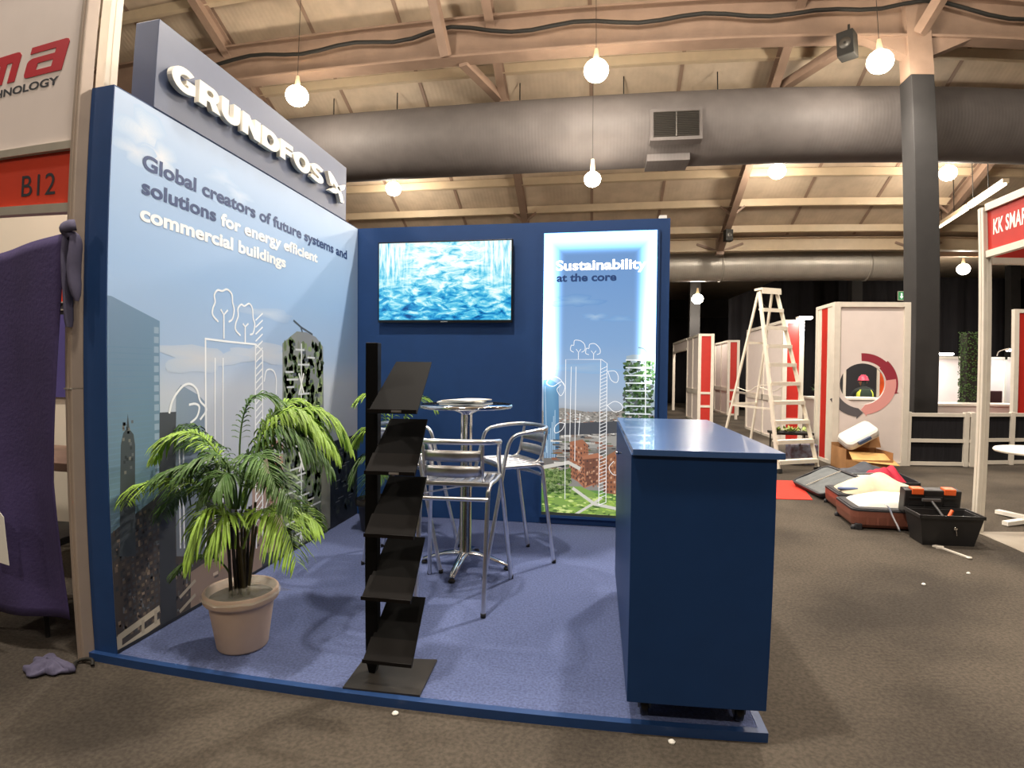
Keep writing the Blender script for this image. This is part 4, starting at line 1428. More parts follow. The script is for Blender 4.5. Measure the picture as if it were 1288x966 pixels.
k = MB().grid(60, 8, wrapf)
k.add([(.17, .02, .26), (.2, .015, .28), (.235, .04, .262), (.2, .05, .255)], [(0, 1, 2, 3)])
k.build('wrap', M_WRAP, palm)
for q in range(13):
    a = rnd.uniform(0, 2*PI); r_ = rnd.uniform(.01, .045)
    b0 = Vector((r_*math.cos(a)-.01, r_*math.sin(a), .23))
    hgt = rnd.uniform(.45, .66)
    tp = Vector((b0.x*1.8+rnd.uniform(-.03, .03), b0.y*1.5+rnd.uniform(-.02, .02), hgt))
    MB().tube(bez(b0, b0.lerp(tp, .35)+Vector((0, 0, .02)), b0.lerp(tp, .7), tp, 6), [.007]*3+[.006]*4, 7).build('stem', M_STEM if q % 3 else M_POTDARK, palm)
QF = [
    ([(0.423, -2.26, 0.56), (0.368, -2.32, 0.841), (0.122, -2.38, 0.821), (-0.062, -2.41, 0.673)], .13, 26, 'L', .55),
    ([(0.441, -2.26, 0.634), (0.432, -2.28, 0.998), (0.22, -2.32, 1.085), (0.126, -2.36, 0.872)], .14, 28, 'L', .5),
    ([(0.403, -2.22, 0.622), (0.246, -2.12, 0.976), (-0.041, -2.02, 1.079), (-0.226, -1.98, 0.905)], .12, 22, 'D', .6),
    ([(0.43, -2.2, 0.619), (0.522, -2.15, 0.987), (0.519, -2.05, 1.208), (0.672, -1.95, 1.081)], .11, 26, 'L', .35),
    ([(0.45, -2.2, 0.62), (0.356, -2.15, 1.245), (0.489, -2.1, 1.209), (0.614, -2.02, 1.053)], .12, 26, 'D', .4),
    ([(0.463, -2.2, 0.621), (0.551, -2.1, 1.134), (0.73, -1.98, 1.217), (0.838, -1.9, 0.888)], .17, 30, 'L', .7),
    ([(0.478, -2.22, 0.663), (0.596, -2.2, 1.175), (0.704, -2.15, 1.175), (0.823, -2.1, 0.934)], .16, 30, 'L', .75),
    ([(0.483, -2.24, 0.632), (0.563, -2.24, 1.069), (0.675, -2.2, 1.104), (0.783, -2.15, 0.865)], .16, 26, 'D', .7),
    ([(0.459, -2.3, 0.465), (0.489, -2.36, 0.731), (0.432, -2.42, 0.775), (0.37, -2.45, 0.454)], .17, 28, 'L', .55),
    ([(0.483, -2.3, 0.467), (0.561, -2.38, 0.671), (0.55, -2.44, 0.752), (0.489, -2.48, 0.525)], .17, 28, 'L', .5),
    ([(0.523, -2.3, 0.47), (0.643, -2.36, 0.739), (0.769, -2.4, 0.755), (0.851, -2.42, 0.483)], .17, 28, 'L', .5),
    ([(0.481, -2.24, 0.485), (0.567, -2.22, 0.705), (0.709, -2.18, 0.684), (0.81, -2.15, 0.553)], .16, 28, 'L', .5),
    ([(0.433, -2.28, 0.347), (0.378, -2.3, 0.459), (0.269, -2.32, 0.457), (0.188, -2.34, 0.327)], .09, 18, 'D', .4),
    ([(0.411, -2.22, 0.585), (0.292, -2.18, 0.87), (0.144, -2.16, 0.842), (-0.03, -2.15, 0.578)], .14, 26, 'D', .55),
    ([(0.472, -2.28, 0.641), (0.511, -2.36, 0.974), (0.449, -2.42, 0.945), (0.32, -2.44, 0.807)], .13, 26, 'D', .5),
    ([(0.503, -2.3, 0.648), (0.602, -2.38, 0.962), (0.674, -2.42, 0.97), (0.776, -2.45, 0.815)], .13, 26, 'D', .5),
    ([(0.43, -2.2, 0.619), (0.425, -2.16, 0.948), (0.502, -2.12, 0.983), (0.579, -2.1, 0.755)], .14, 24, 'D', .55),
    ([(0.45, -2.24, 0.593), (0.474, -2.3, 0.877), (0.449, -2.34, 0.935), (0.374, -2.38, 0.712)], .14, 26, 'D', .55),
    ([(0.463, -2.2, 0.658), (0.523, -2.12, 1.134), (0.686, -2.05, 1.172), (0.824, -2.0, 0.863)], .17, 34, 'L', .8),
    ([(0.441, -2.18, 0.652), (0.475, -2.08, 1.055), (0.517, -2.0, 1.168), (0.642, -1.92, 0.966)], .16, 32, 'L', .8),
    ([(0.492, -2.24, 0.705), (0.636, -2.2, 1.031), (0.744, -2.15, 1.029), (0.847, -2.1, 0.804)], .14, 28, 'D', .8),
    ([(0.449, -2.26, 0.635), (0.456, -2.34, 0.865), (0.31, -2.38, 0.9), (0.159, -2.42, 0.778)], .13, 28, 'D', .5),
    ([(0.405, -2.2, 0.617), (0.285, -2.2, 0.761), (0.132, -2.2, 0.753), (-0.008, -2.2, 0.552)], .13, 26, 'D', .6),
    ([(0.495, -2.3, 0.647), (0.578, -2.4, 0.846), (0.567, -2.46, 0.889), (0.54, -2.5, 0.765)], .12, 26, 'D', .5),
    ([(0.51, -2.3, 0.613), (0.644, -2.36, 0.876), (0.762, -2.4, 0.887), (0.845, -2.42, 0.697)], .12, 26, 'D', .5),
    ([(0.401, -2.16, 0.607), (0.295, -2.1, 0.898), (0.115, -2.04, 0.963), (-0.076, -2.0, 0.871)], .13, 26, 'D', .5),
]
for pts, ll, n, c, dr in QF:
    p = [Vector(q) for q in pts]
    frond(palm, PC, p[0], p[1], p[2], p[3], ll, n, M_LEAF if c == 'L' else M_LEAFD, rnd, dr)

PC2 = Vector((.34, -.42, .003))
palm2 = thing('potted_palm', 'second palm in the inner corner of the stand, behind the black brochure stand', 'potted plant', PC2)
MB().lathe([(.0, .0), (.1, .0), (.104, .008), (.13, .2), (.145, .205), (.15, .212), (.15, .25), (.14, .252), (.128, .21), (.0, .21)], seg=40).build('pot', M_POTDARK, palm2)
MB().lathe([(.0, .225), (.08, .228), (.132, .218)], seg=24).build('soil', M_SOIL, palm2)
for q in range(9):
    a = rnd.uniform(0, 2*PI); r_ = rnd.uniform(.01, .04)
    b0 = Vector((r_*math.cos(a), r_*math.sin(a), .22)); tp = Vector((b0.x*2, b0.y*2, rnd.uniform(.5, .7)))
    MB().tube([b0, b0.lerp(tp, .5), tp], .006, 7).build('stem', M_STEM, palm2)
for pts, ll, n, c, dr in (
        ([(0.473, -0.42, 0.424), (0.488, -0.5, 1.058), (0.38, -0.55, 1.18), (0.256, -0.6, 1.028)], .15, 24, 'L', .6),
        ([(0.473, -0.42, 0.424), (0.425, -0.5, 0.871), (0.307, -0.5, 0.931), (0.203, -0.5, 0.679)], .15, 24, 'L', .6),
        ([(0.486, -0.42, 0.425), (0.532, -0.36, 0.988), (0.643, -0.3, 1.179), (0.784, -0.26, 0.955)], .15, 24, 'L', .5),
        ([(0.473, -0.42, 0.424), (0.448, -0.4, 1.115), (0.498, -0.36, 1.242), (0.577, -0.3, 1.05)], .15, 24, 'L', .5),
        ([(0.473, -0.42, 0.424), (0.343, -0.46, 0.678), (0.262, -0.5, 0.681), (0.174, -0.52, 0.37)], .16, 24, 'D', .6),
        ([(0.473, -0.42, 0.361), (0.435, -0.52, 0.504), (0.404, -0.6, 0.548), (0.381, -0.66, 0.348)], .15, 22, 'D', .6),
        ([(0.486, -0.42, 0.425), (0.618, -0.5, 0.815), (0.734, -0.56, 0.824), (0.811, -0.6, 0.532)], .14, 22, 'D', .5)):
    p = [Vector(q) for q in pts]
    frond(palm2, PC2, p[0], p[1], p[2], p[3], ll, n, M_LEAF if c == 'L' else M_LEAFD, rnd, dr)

# ================================================================== NEIGHBOURING BOOTHS
M_ALU = mat('shell_aluminium', '#b9b2a4', 0.4, 0.35, noise=0.04, scale=10)
M_ALUW = mat('shell_white_frame', '#d8d0c2', 0.45, 0.1, noise=0.03, scale=10)
M_PANEL = mat('shell_panel', '#d9cdc6', 0.6, noise=0.02, scale=5)
M_CREAM = mat('cream_panel', '#e4dac8', 0.6)
M_RED = mat('shell_red', '#b02216', 0.55, noise=0.04, scale=8)
M_ORANGERED = mat('fascia_red', '#cc3a1c', 0.55, noise=0.03, scale=8)
M_LOGORED = mat('logo_red', '#b3202c', 0.5)
M_DARKINK = mat('dark_ink', '#2a2c33', 0.6)
M_PURPLE = mat('purple_cloth', '#3f3460', 0.85, noise=0.12, scale=4, bump=0.15, bscale=60)
M_PURPLE2 = mat('violet_graphic', '#564f8e', 0.6, noise=0.1, scale=3)
M_GREYBLUE = mat('tie_cloth', '#4f4c63', 0.85, noise=0.15, scale=8)

# ---- booth at the left: fascia running away from the stand wall
EX = Vector((-1, .15, 0)).normalized()     # along the booth front, away from the stand
EN = Vector((-.15, -1, 0)).normalized()    # towards the aisle
PO = Vector((-.166, -2.505, 0))            # its corner post


def FP(a, b, t):      # a: metres to the right along the front (post = 0, negative is left)
    return PO-EX*a+EN*t+Vector((0, 0, b-.085*(a+.035)))   # the fascia hangs a little off level


pp = thing('booth_post', 'tall aluminium corner post of the left booth, against the end of the blue wall', 'post', PO+Vector((0, 0, G)))
k = MB()
Z = G
for a in (-.045, .045):
    pass
M4 = Matrix.Rotation(math.atan2(EX.y, EX.x), 4, 'Z')
k.box((-.03, -.03, 0), (.014, .03, 3.2), M=M4, bev=.006)
k.box((-.012, -.033, 0), (-.004, .033, 3.2), M=M4)
k.build('profile', mat('post_beige', '#a8988a', .45, .2, noise=.05, scale=6), pp)
MB().box((-.03, -.034, 1.21), (.015, .034, 1.216), M=M4).build('joint', M_ALU, pp)
pp = thing('booth_post', 'pale upright rising behind the top left corner of the blue wall', 'post', (-.405, -2.16, G))
MB().box((-.03, -.04, 0), (.03, .04, 3.45), bev=.005).box((-.034, -.008, 0), (.034, .008, 3.45)).build('profile', M_CREAM, pp)

fb = thing('booth_fascia', 'pale booth fascia with a red company logo, at the top left', 'fascia', FP(-.9, 2.24, 0))
FO = FP(-.9, 2.24, 0)
k = MB(); k.prism([(-1.8, 2.262), (-.016, 2.262), (-.016, 3.25), (-1.8, 3.25)], lambda a, b, t: FP(a, b, t)-FO, -.01, .0); k.build('panel', M_PANEL, fb)
for z0, z1 in ((2.226, 2.262), (3.25, 3.29)):
    MB().prism([(-1.8, z0), (-.018, z0), (-.018, z1), (-1.8, z1)], lambda a, b, t: FP(a, b, t)-FO, -.025, .02).build('rail', M_ALU, fb)
# logo: the last letters of a slanted rounded word
def FLG(a, b, t):
    return FP(a, b, .0005+t)-FO


k = MB()
sh = .32


def slant(pts, x0, wd, z0, hh_):
    return [(x0+u*wd+(v*hh_)*sh, z0+v*hh_) for u, v in pts]


LZ, LH = 2.612, .15
raised(k, [slant([(0, 0), (.26, 0), (.26, .68), (.42, .68), (.42, 0), (.62, 0), (.62, .68), (.78, .68), (.78, 0), (1, 0), (1, .86), (.93, .97), (.86, 1), (0, 1)], -.85, .3, LZ, LH)], [], FLG, 0, .002)
raised(k, [slant([(.12, 0), (1, 0), (1, .88), (.96, .97), (.9, 1), (.02, 1), (.02, .78), (.7, .78), (.7, .62), (.12, .62), (.03, .57), (0, .5), (0, .12), (.03, .03)], -.475, .31, LZ, LH)],
       [slant([(.3, .2), (.7, .2), (.7, .42), (.3, .42)], -.475, .31, LZ, LH)], FLG, 0, .002)
k.build('logo', M_LOGORED, fb, fix=False)
k = MB()
put_text(k, 'TECHNOLOGY', -.92, -.18, 2.545, .04, lambda a, b, t: FP(a, b, .0015)-FO, 0, .03)
k.build('lettering', M_DARKINK, fb, fix=False)

nb = thing('booth_fascia', 'orange red fascia strip with the booth number, below the pale logo panel', 'fascia', FP(-.9, 2.0, 0))
FO2 = FP(-.9, 2.0, 0)
k = MB(); k.prism([(-1.8, 1.985), (-.016, 1.985), (-.016, 2.224), (-1.8, 2.224)], lambda a, b, t: FP(a, b, t)-FO2, -.01, .0); k.build('panel', M_ORANGERED, nb)
k = MB(); k.prism([(-1.8, 1.945), (-.018, 1.945), (-.018, 1.985), (-1.8, 1.985)], lambda a, b, t: FP(a, b, t)-FO2, -.025, .02); k.build('rail', M_ALU, nb)
k = MB(); put_text(k, 'B12', -.418, -.153, 2.033, .098, lambda a, b, t: FP(a, b, .0015)-FO2, 0, .0)
k.build('lettering', M_DARKINK, nb, fix=False)

# cloth banner tied to the post
bn = thing('cloth_banner', 'dark purple cloth banner at the far left, tied by its corner to the booth post', 'banner', (-.7, -2.56, .1))
BNO = Vector((-.7, -2.56, .1))


def bann(u, v):
    xr = -.135-.105*min(1, (1-v)*1.6)
    x = -1.35+(xr+1.35)*u
    zt = 1.835-.15*(1-u)+.03*(1-u)**2
    zb = .118+.02*u
    z = zb+(zt-zb)*v
    y = -2.565-.03*math.sin(5*u+2*v)-.016*math.sin(17*u-5*(1-v))*(1-.5*v)+.02*(1-v)
    return Vector((x, y, z))-BNO


MB().grid(40, 40, bann).build('cloth', M_PURPLE, bn, solid=.003)
k = MB()
k.tube(smooth_path([Vector((-0.132, -2.56, 1.825))-BNO, Vector((-0.142, -2.58, 1.85))-BNO, Vector((-0.115, -2.575, 1.865))-BNO, Vector((-0.1, -2.56, 1.87))-BNO], 5), [.03]*16, 8, flat=.6)
k.tube(smooth_path([Vector((-0.122, -2.555, 1.845))-BNO, Vector((-0.107, -2.55, 1.8))-BNO, Vector((-0.112, -2.553, 1.68))-BNO, Vector((-0.097, -2.55, 1.55))-BNO], 5), [.012, .018, .024, .028, .03, .032, .034, .034, .036, .036, .036, .034, .034, .03, .024, .01], 8, flat=.4)
k.tube(smooth_path([Vector((-0.142, -2.56, 1.845))-BNO, Vector((-0.142, -2.565, 1.75))-BNO, Vector((-0.137, -2.56, 1.6))-BNO, Vector((-0.132, -2.555, 1.44))-BNO], 5), [.012, .018, .024, .026, .026, .027, .028, .028, .028, .028, .026, .026, .025, .025, .024, .018], 8, flat=.35)
o = k.build('knot', M_GREYBLUE, bn); o['label'] = 'grey blue knotted tie with two loose tails'
k = MB()
k.prism([(-.56, .42), (-.435, .405), (-.45, .62), (-.5, .66), (-.56, .67)], lambda a, b, t: Vector((a, -2.628+t, b))-BNO, 0, .002)
k.build('card', M_PAPER, bn)
# crumpled tail of cloth and cable on the floor
rc = random.Random(8)
def rag(u, v):
    an = 2*PI*u
    r_ = (.085+.02*math.sin(an*3+1)+.012*math.sin(an*7))*math.sin(PI*(.5*v+.02))
    return Vector((r_*math.cos(an)*1.2, r_*math.sin(an)*.8, .045*(1-v)**.8+.012*math.sin(an*5+v*9)*v*(1-v)*3+.004))


o = MB().grid(36, 10, rag).build('crumpled_cloth', M_GREYBLUE, None, .004)
o.location = (-.235, -2.64, G+.004); tag(o, 'dark crumpled bit of cloth on the floor at the foot of the left booth post', 'cloth')
o = MB().tube(smooth_path([(-.13, -2.6, G+.01), (-.16, -2.56, G+.012), (-.13, -2.54, G+.02), (-.085, -2.545, G+.024), (-.07, -2.56, G+.01)], 6), .008, 7).build('power_cable', M_CABLE)
tag(o, 'short black cable on the floor running to the foot of the blue wall', 'cable')

# inside the left booth: back wall with its own stripes, table and chair
ib = thing('booth_wall', 'cream inner wall of the left booth with red and violet bands, behind the banner', 'booth wall', (-2.0, -1.15, G))
IBO = Vector((-2.0, -1.15, G))
for nm, z0, z1, m in (('panel', .0, 1.05, M_CREAM), ('graphic', 1.05, 1.66, M_PURPLE2), ('dark_band', 1.66, 1.745, M_DARKINK), ('red_band', 1.755, 1.96, M_ORANGERED), ('panel', 1.97, 2.6, M_CREAM)):
    MB().box((-1.6, -.02 if 'band' in nm or nm == 'graphic' else 0, z0-G), (1.2, .04, z1-G)).build(nm, m, ib)
pieces('rail', M_ALU, ib, ((-1.6, -.03, 1.745-G), (1.2, .04, 1.755-G)), ((-1.6, -.03, 1.96-G), (1.2, .04, 1.972-G)), ((-1.6, -.03, 1.69-G), (1.2, -.02, 1.7-G)))
tt = thing('booth_table', 'brown edged table in the left booth, glimpsed between the banner and the post', 'table', (-1.25, -1.6, G))
MB().box((-.6, -.3, .7), (.6, .3, .75), bev=.004).build('table_top', mat('table_brown', '#7d6455', .5, noise=.1, scale=6), tt)
for sx in (-.55, .55):
    for sy in (-.26, .26):
        MB().tube([(sx, sy, 0), (sx, sy, .7)], .018, 8).build('leg', M_CABLE, tt)
chr_ = thing('booth_chair', 'black framed chair in the left booth, glimpsed between the banner and the post', 'chair', (-.74, -2.23, G), .1)
MB().box((-.21, -.2, .42), (.21, .2, .46), bev=.01).build('seat', M_CABLE, chr_)
for sx in (-.2, .2):
    for sy in (-.19, .19):
        MB().tube([(sx, sy, 0), (sx, sy, .6 if sy < 0 else .44)], .012, 8).build('leg', M_CABLE, chr_)
MB().tube(smooth_path([(-.2, -.19, .6), (0, -.2, .62), (.2, -.19, .6)], 4), .012, 8).build('back_rail', M_CABLE, chr_)

# ---- right: booth with the red header
KX, KY = 5.27, .375
kb = thing('booth_post', 'white post carrying the red fascia sign at the right edge', 'post', (KX, KY, G))
MB().box((-.035, -.035, 0), (.035, .035, 2.7), bev=.006).box((-.039, -.006, 0), (.039, .006, 2.7)).box((-.006, -.039, 0), (.006, .039, 2.7)).build('profile', M_ALUW, kb)
kf = thing('fascia_sign', 'red fascia sign with white capitals in a white frame, at the right edge', 'fascia', (KX+.02, -.5, 2.25))
KO = Vector((KX+.02, -.5, 2.25))
ky = KY-.04


def FK(a, b, t):      # a: metres along the fascia towards the camera
    return Vector((KX+.012*a-t, ky-a, b))-KO


k = MB(); k.prism([(0, 2.3), (1.9, 2.3), (1.9, 2.63), (0, 2.63)], FK, -.01, .0); k.build('panel', M_RED, kf)
for z0, z1 in ((2.245, 2.3), (2.63, 2.69)):
    MB().prism([(0, z0), (1.9, z0), (1.9, z1), (0, z1)], FK, -.025, .022).build('frame_rail', M_ALUW, kf)
k = MB(); put_text(k, 'KK SMAR', .065, .445, 2.42, .125, lambda a, b, t: FK(a, b, .0015), 0, .028, .12, 0, 1.06)
k.build('lettering', M_WHITE, kf, fix=False)
kr = thing('fascia_beam', 'white cross beam with a red infill running right from the red sign post', 'fascia', (KX+.9, KY, 2.2))
pieces('rail', M_ALUW, kr, ((-.86, -.03, 0), (.9, .03, .05)), ((-.86, -.03, .17), (.9, .03, .2)))
MB().box((-.86, -.006, .05), (.9, .006, .17)).build('panel', M_RED, kr)
bf = thing('booth_floor', 'bare pale floor board of the booth beside the red sign post', 'floor board', (6.2, -.9, G))
MB().box((-.96, -1.6, .001), (1.2, 1.25, .006)).build('board', mat('booth_floor', '#8f8678', .6, noise=.08, scale=5), bf)
wt = thing('round_table', 'white round table with a single column, cut by the right edge', 'table', (5.98, .66, G))
MB().lathe([(0, .63), (.34, .63), (.35, .645), (.34, .66), (0, .66)], seg=40).build('table_top', M_WHITE, wt)
MB().lathe([(.0, .63), (.06, .63), (.035, .58), (.03, .1), (.04, .05), (0, .05)], seg=20).build('column', M_WHITE, wt)
for q in range(4):
    a = q*PI/2+.3
    MB().bar((0, 0, .035), (.36*math.cos(a), .36*math.sin(a), .025), .06, .035).build('leg', M_WHITE, wt)
bag = thing('carry_bag', 'black bag with a handle on the white round table at the right edge', 'bag', (6.02, .6, G+.662))
MB().lathe([(0, 0), (.1, 0), (.13, .03), (.14, .12), (.12, .16), (.0, .17)], seg=24).build('body', M_CABLE, bag)
MB().tube(smooth_path([(-.1, 0, .15), (-.05, 0, .23), (.05, 0, .23), (.1, 0, .15)], 5), .012, 8).build('handle', M_CABLE, bag)

# ---- shell scheme pieces
def rail_fence(name, label, p0, p1, posts, zs, m_in, h=.78):
    p0, p1 = Vector((p0[0], p0[1], 0)), Vector((p1[0], p1[1], 0))
    o = thing(name, label, 'railing', Vector((p0.x, p0.y, G)))
    d = p1-p0
    for f in posts:
        c = d*f
        MB().box((c.x-.035, c.y-.03, 0), (c.x+.035, c.y+.03, h), bev=.004).build('post', M_ALUW, o)
    e = d.normalized()
    for z in zs:
        MB().bar((e*.035)+Vector((0, 0, z)), d-e*.035+Vector((0, 0, z)), .045, .05).build('rail', M_ALUW, o)
    if m_in:
        k = MB()
        k.bar(e*.04+Vector((0, .012, h/2-.01)), d-e*.04+Vector((0, .012, h/2-.01)), .01, h-.06)
        k.build('infill', m_in, o)
    return o


rail_fence('booth_railing', 'low white railing with black infill between the logo panel and the red sign post', (6.53, 3.86), (7.45, 3.86), (0, .9, 1), (.04, .37, .74), M_BLACK)
rail_fence('booth_railing', 'low white railing with black infill seen behind the red sign post', (7.52, 4.0), (9.4, 4.25), (0, .36, .7, 1), (.04, .37, .74), M_BLACK)

# panel with the round cut-out and arrow ring
lp = thing('cutout_wall', 'white booth panel with a round cut-out ringed by red and grey arrows', 'booth panel', (5.98, 3.84, G))
LPO = Vector((5.98, 3.84, G))
PX0, PX1, PZ1 = 5.47, 6.5, 2.31
for x0, x1 in ((PX0-.02, PX0+.07), (PX1-.07, PX1+.02)):
    MB().box(Vector((x0, 3.82, G))-LPO, Vector((x1, 3.9, PZ1))-LPO, bev=.005).build('post', M_ALUW, lp)
pieces('rail', M_ALUW, lp, (Vector((PX0+.07, 3.82, PZ1-.07))-LPO, Vector((PX1-.07, 3.9, PZ1))-LPO), (Vector((PX0+.07, 3.82, G))-LPO, Vector((PX1-.07, 3.9, G+.05))-LPO))
cc = [(5.869, 1.136)][0]
RX, RZ = .315, .295
k = MB()


def rrect_with_hole(x0, z0, x1, z1, c, n=48):
    vs, fs = [], []
    inn, out = [], []
    for i in range(n):
        a = 2*PI*i/n
        dx, dz = math.cos(a), math.sin(a)
        inn.append((c[0]+RX*dx, c[1]+RZ*dz))
        s = min([((x1-c[0])/dx if dx > 1e-6 else (x0-c[0])/dx if dx < -1e-6 else 1e9), ((z1-c[1])/dz if dz > 1e-6 else (z0-c[1])/dz if dz < -1e-6 else 1e9)])
        out.append((c[0]+dx*s, c[1]+dz*s))
    return inn, out


inn, out = rrect_with_hole(PX0+.07, G+.05, PX1-.07, PZ1-.07, cc)
n_ = len(inn)
# corners are put back as small triangles
vs = [Vector((a, 3.85, b))-LPO for a, b in inn]+[Vector((a, 3.85, b))-LPO for a, b in out]+[Vector((a, 3.87, b))-LPO for a, b in inn]+[Vector((a, 3.87, b))-LPO for a, b in out]
fs = []
for i in range(n_):
    j = (i+1) % n_
    fs += [(i, j, n_+j, n_+i), (2*n_+i, 3*n_+i, 3*n_+j, 2*n_+j), (i, 2*n_+i, 2*n_+j, j)]
k.add(vs, fs)
for (x, z) in ((PX0+.07, G+.05), (PX1-.07, G+.05), (PX1-.07, PZ1-.07), (PX0+.07, PZ1-.07)):
    near = sorted(range(n_), key=lambda i: (out[i][0]-x)**2+(out[i][1]-z)**2)
    a_ = [i for i in near[:6] if abs(out[i][0]-x) < 1e-4][:1]
    b_ = [i for i in near[:6] if abs(out[i][1]-z) < 1e-4][:1]
    if a_ and b_:
        for yy in (3.85, 3.87):
            k.add([Vector((x, yy, z))-LPO, Vector((out[a_[0]][0], yy, out[a_[0]][1]))-LPO, Vector((out[b_[0]][0], yy, out[b_[0]][1]))-LPO], [(0, 1, 2)])
k.build('panel', M_PANEL, lp)
# ring of arrows printed round the opening
def ring(a0, a1, r0, r1, head):
    pts = []
    for i in range(13):
        a = R(a0+(a1-a0)*i/12)
        pts.append((cc[0]+RX*r1*math.cos(a), cc[1]+RZ*r1*math.sin(a)))
    am = R(a1+(a1-a0)/abs(a1-a0)*head)
    rm = (r0+r1)/2
    a = R(a1)
    pts += [(cc[0]+RX*(r1+.1)*math.cos(a), cc[1]+RZ*(r1+.1)*math.sin(a)), (cc[0]+RX*rm*math.cos(am), cc[1]+RZ*rm*math.sin(am)), (cc[0]+RX*(r0-.0)*math.cos(a), cc[1]+RZ*(r0-.0)*math.sin(a))]
    for i in range(13):
        a = R(a1+(a0-a1)*i/12)
        pts.append((cc[0]+RX*r0*math.cos(a), cc[1]+RZ*r0*math.sin(a)))
    return pts


M_MAROON = mat('arrow_maroon', '#8e2c3a', .5)
M_PINK = mat('arrow_pink', '#dc9a94', .5)
M_ARROWGREY = mat('arrow_grey', '#595659', .5)
for qi, (a0, a1, r0, r1, m) in enumerate(((93, 40, 1.12, 1.5, M_MAROON), (46, -14, 1.06, 1.58, M_MAROON), (10, -82, 1.02, 1.5, M_PINK), (-152, -98, 1.2, 1.62, M_ARROWGREY))):
    k = MB()
    raised(k, [ring(a0, a1, r0, r1, 10)], [], lambda a, b, t: Vector((a, 3.85-t, b))-LPO, 0, .002+.0015*qi)
    k.build('arrow', m, lp)
# red return of the panel at its left
MB().box(Vector((PX0-.005, 4.08, G))-LPO, Vector((PX0+.015, 4.3, PZ1-.03))-LPO).build('side_panel', M_RED, lp)
for ya, yb in ((3.9, 4.08), (4.3, 4.42)):
    MB().box(Vector((PX0-.01, ya, G+.05))-LPO, Vector((PX0+.02, yb, PZ1-.05))-LPO).build('side_frame', M_ALUW, lp)
MB().box(Vector((PX0-.02, 4.42, G))-LPO, Vector((PX0+.06, 4.5, PZ1))-LPO).build('post', M_ALUW, lp)
pieces('rail', M_ALUW, lp, (Vector((PX0-.02, 3.9, PZ1-.05))-LPO, Vector((PX0+.05, 4.42, PZ1))-LPO), (Vector((PX0-.02, 3.9, G))-LPO, Vector((PX0+.05, 4.42, G+.05))-LPO))


def booth_block(name, label, x0, x1, y0, y1, zt, header=False):
    """white partition running into the hall with a narrow red end panel facing the stand"""
    o = thing(name, label, 'booth wall', (x0, y0, G))
    h = zt-G
    ww = x1-x0
    L_ = y1-y0
    for x in (0, ww):
        MB().box((x-.04, -.04, 0), (x+.04, .04, h), bev=.005).build('post', M_ALUW, o)
    MB().box((.04, -.012, .05), (ww-.04, .012, h-.06)).build('end_panel', M_RED, o)['label'] = 'narrow red end panel'
    pieces('rail', M_ALUW, o, ((.04, -.03, h-.06), (ww-.04, .03, h)), ((.04, -.03, .75), (ww-.04, .03, .81)), ((.04, -.03, .4), (ww-.04, .03, .46)), ((.04, -.03, 0), (ww-.04, .03, .05)))
    ns = max(1, round(L_/1.0))
    for i in range(ns):
        ya, yb = L_*i/ns, L_*(i+1)/ns
        pieces('side_panel', M_PANEL, o, ((-.01, ya+.03, .05), (.01, yb-.03, .75)), ((-.01, ya+.03, .87), (.01, yb-.03, h-.06)))
        MB().box((-.035, yb-.03, 0), (.035, yb+.03, h)).build('post', M_ALUW, o)
    pieces('rail', M_ALUW, o, ((-.035, .04, h-.06), (.035, L_, h)), ((-.035, .04, .75), (.035, L_, .87)), ((-.035, .04, 0), (.035, L_, .05)))
    return o


booth_block('booth_wall', 'tallest looking white booth wall with a red end panel, right behind the white stepladder', 5.626, 5.93, 6.45, 8.95, 2.3)
booth_block('booth_wall', 'white booth wall with a red end panel just left of the stepladder', 6.15, 6.43, 13.08, 17.6, 2.3)
hb = booth_block('booth_wall', 'farther white booth wall with a red end, beside the edge of the blue back wall', 4.757, 5.08, 10.26, 12.0, 2.3)
hd = thing('booth_header', 'white header frame over the far booth next to the blue back wall', 'fascia', (4.757, 12.1, G))
pieces('frame_bar', M_ALUW, hd, ((-.04, .0, 1.98), (.04, 2.74, 2.04)), ((-.04, .0, 2.28), (.04, 2.74, 2.34)), ((-.04, 2.74, 0), (.04, 2.82, 2.34)))
MB().box((-.012, .0, 2.04), (.012, 2.74, 2.28)).build('panel', M_PANEL, hd)
MB().box((.4, 1.2, 0), (.46, 2.3, 1.96)).build('inner_wall', M_RED, hd)
rail_fence('booth_railing', 'white railing beyond the stepladder, in line with the white and red booth wall', (5.95, 6.5), (6.0, 11.5), (.25, .5, .75, 1), (.45, .78), None)

# white counter, far tables and panels
def white_counter(loc, w, d, h, label):
    o = thing('white_counter', label, 'counter', loc)
    MB().box((-w/2, -d/2, 0), (w/2, d/2, h-.04)).build('body', M_PANEL, o)
    MB().box((-w/2-.02, -d/2-.02, h-.04), (w/2+.02, d/2+.02, h), bev=.004).build('top', M_WHITE, o)
    return o


white_counter((6.9, 6.9, G), 1.3, .6, .86, 'white counter behind the round cut-out of the logo panel')
white_counter((9.3, 6.3, G), 2.4, .6, .8, 'long white counter beyond the railing, right of the black column')
pl_ = thing('potted_plant', 'small dark plant with red flowers on the white counter behind the stepladder', 'potted plant', (6.42, 6.8, G+.862))
MB().lathe([(0, 0), (.05, 0), (.065, .1), (.06, .1), (.0, .09)], seg=20).build('pot', M_POTDARK, pl_)
rnd = random.Random(12)
k = MB()
for q in range(70):
    a = rnd.uniform(0, 2*PI); e = rnd.uniform(.1, 1.3); L_ = rnd.uniform(.12, .24)
    d = Vector((math.cos(a)*math.cos(e), math.sin(a)*math.cos(e), math.sin(e)))
    s = d.cross(Vector((0, 0, 1))).normalized()*.018
    c = Vector((0, 0, .09))
    k.add([c, c+d*L_*.5+s, c+d*L_, c+d*L_*.5-s], [(0, 1, 2, 3)])
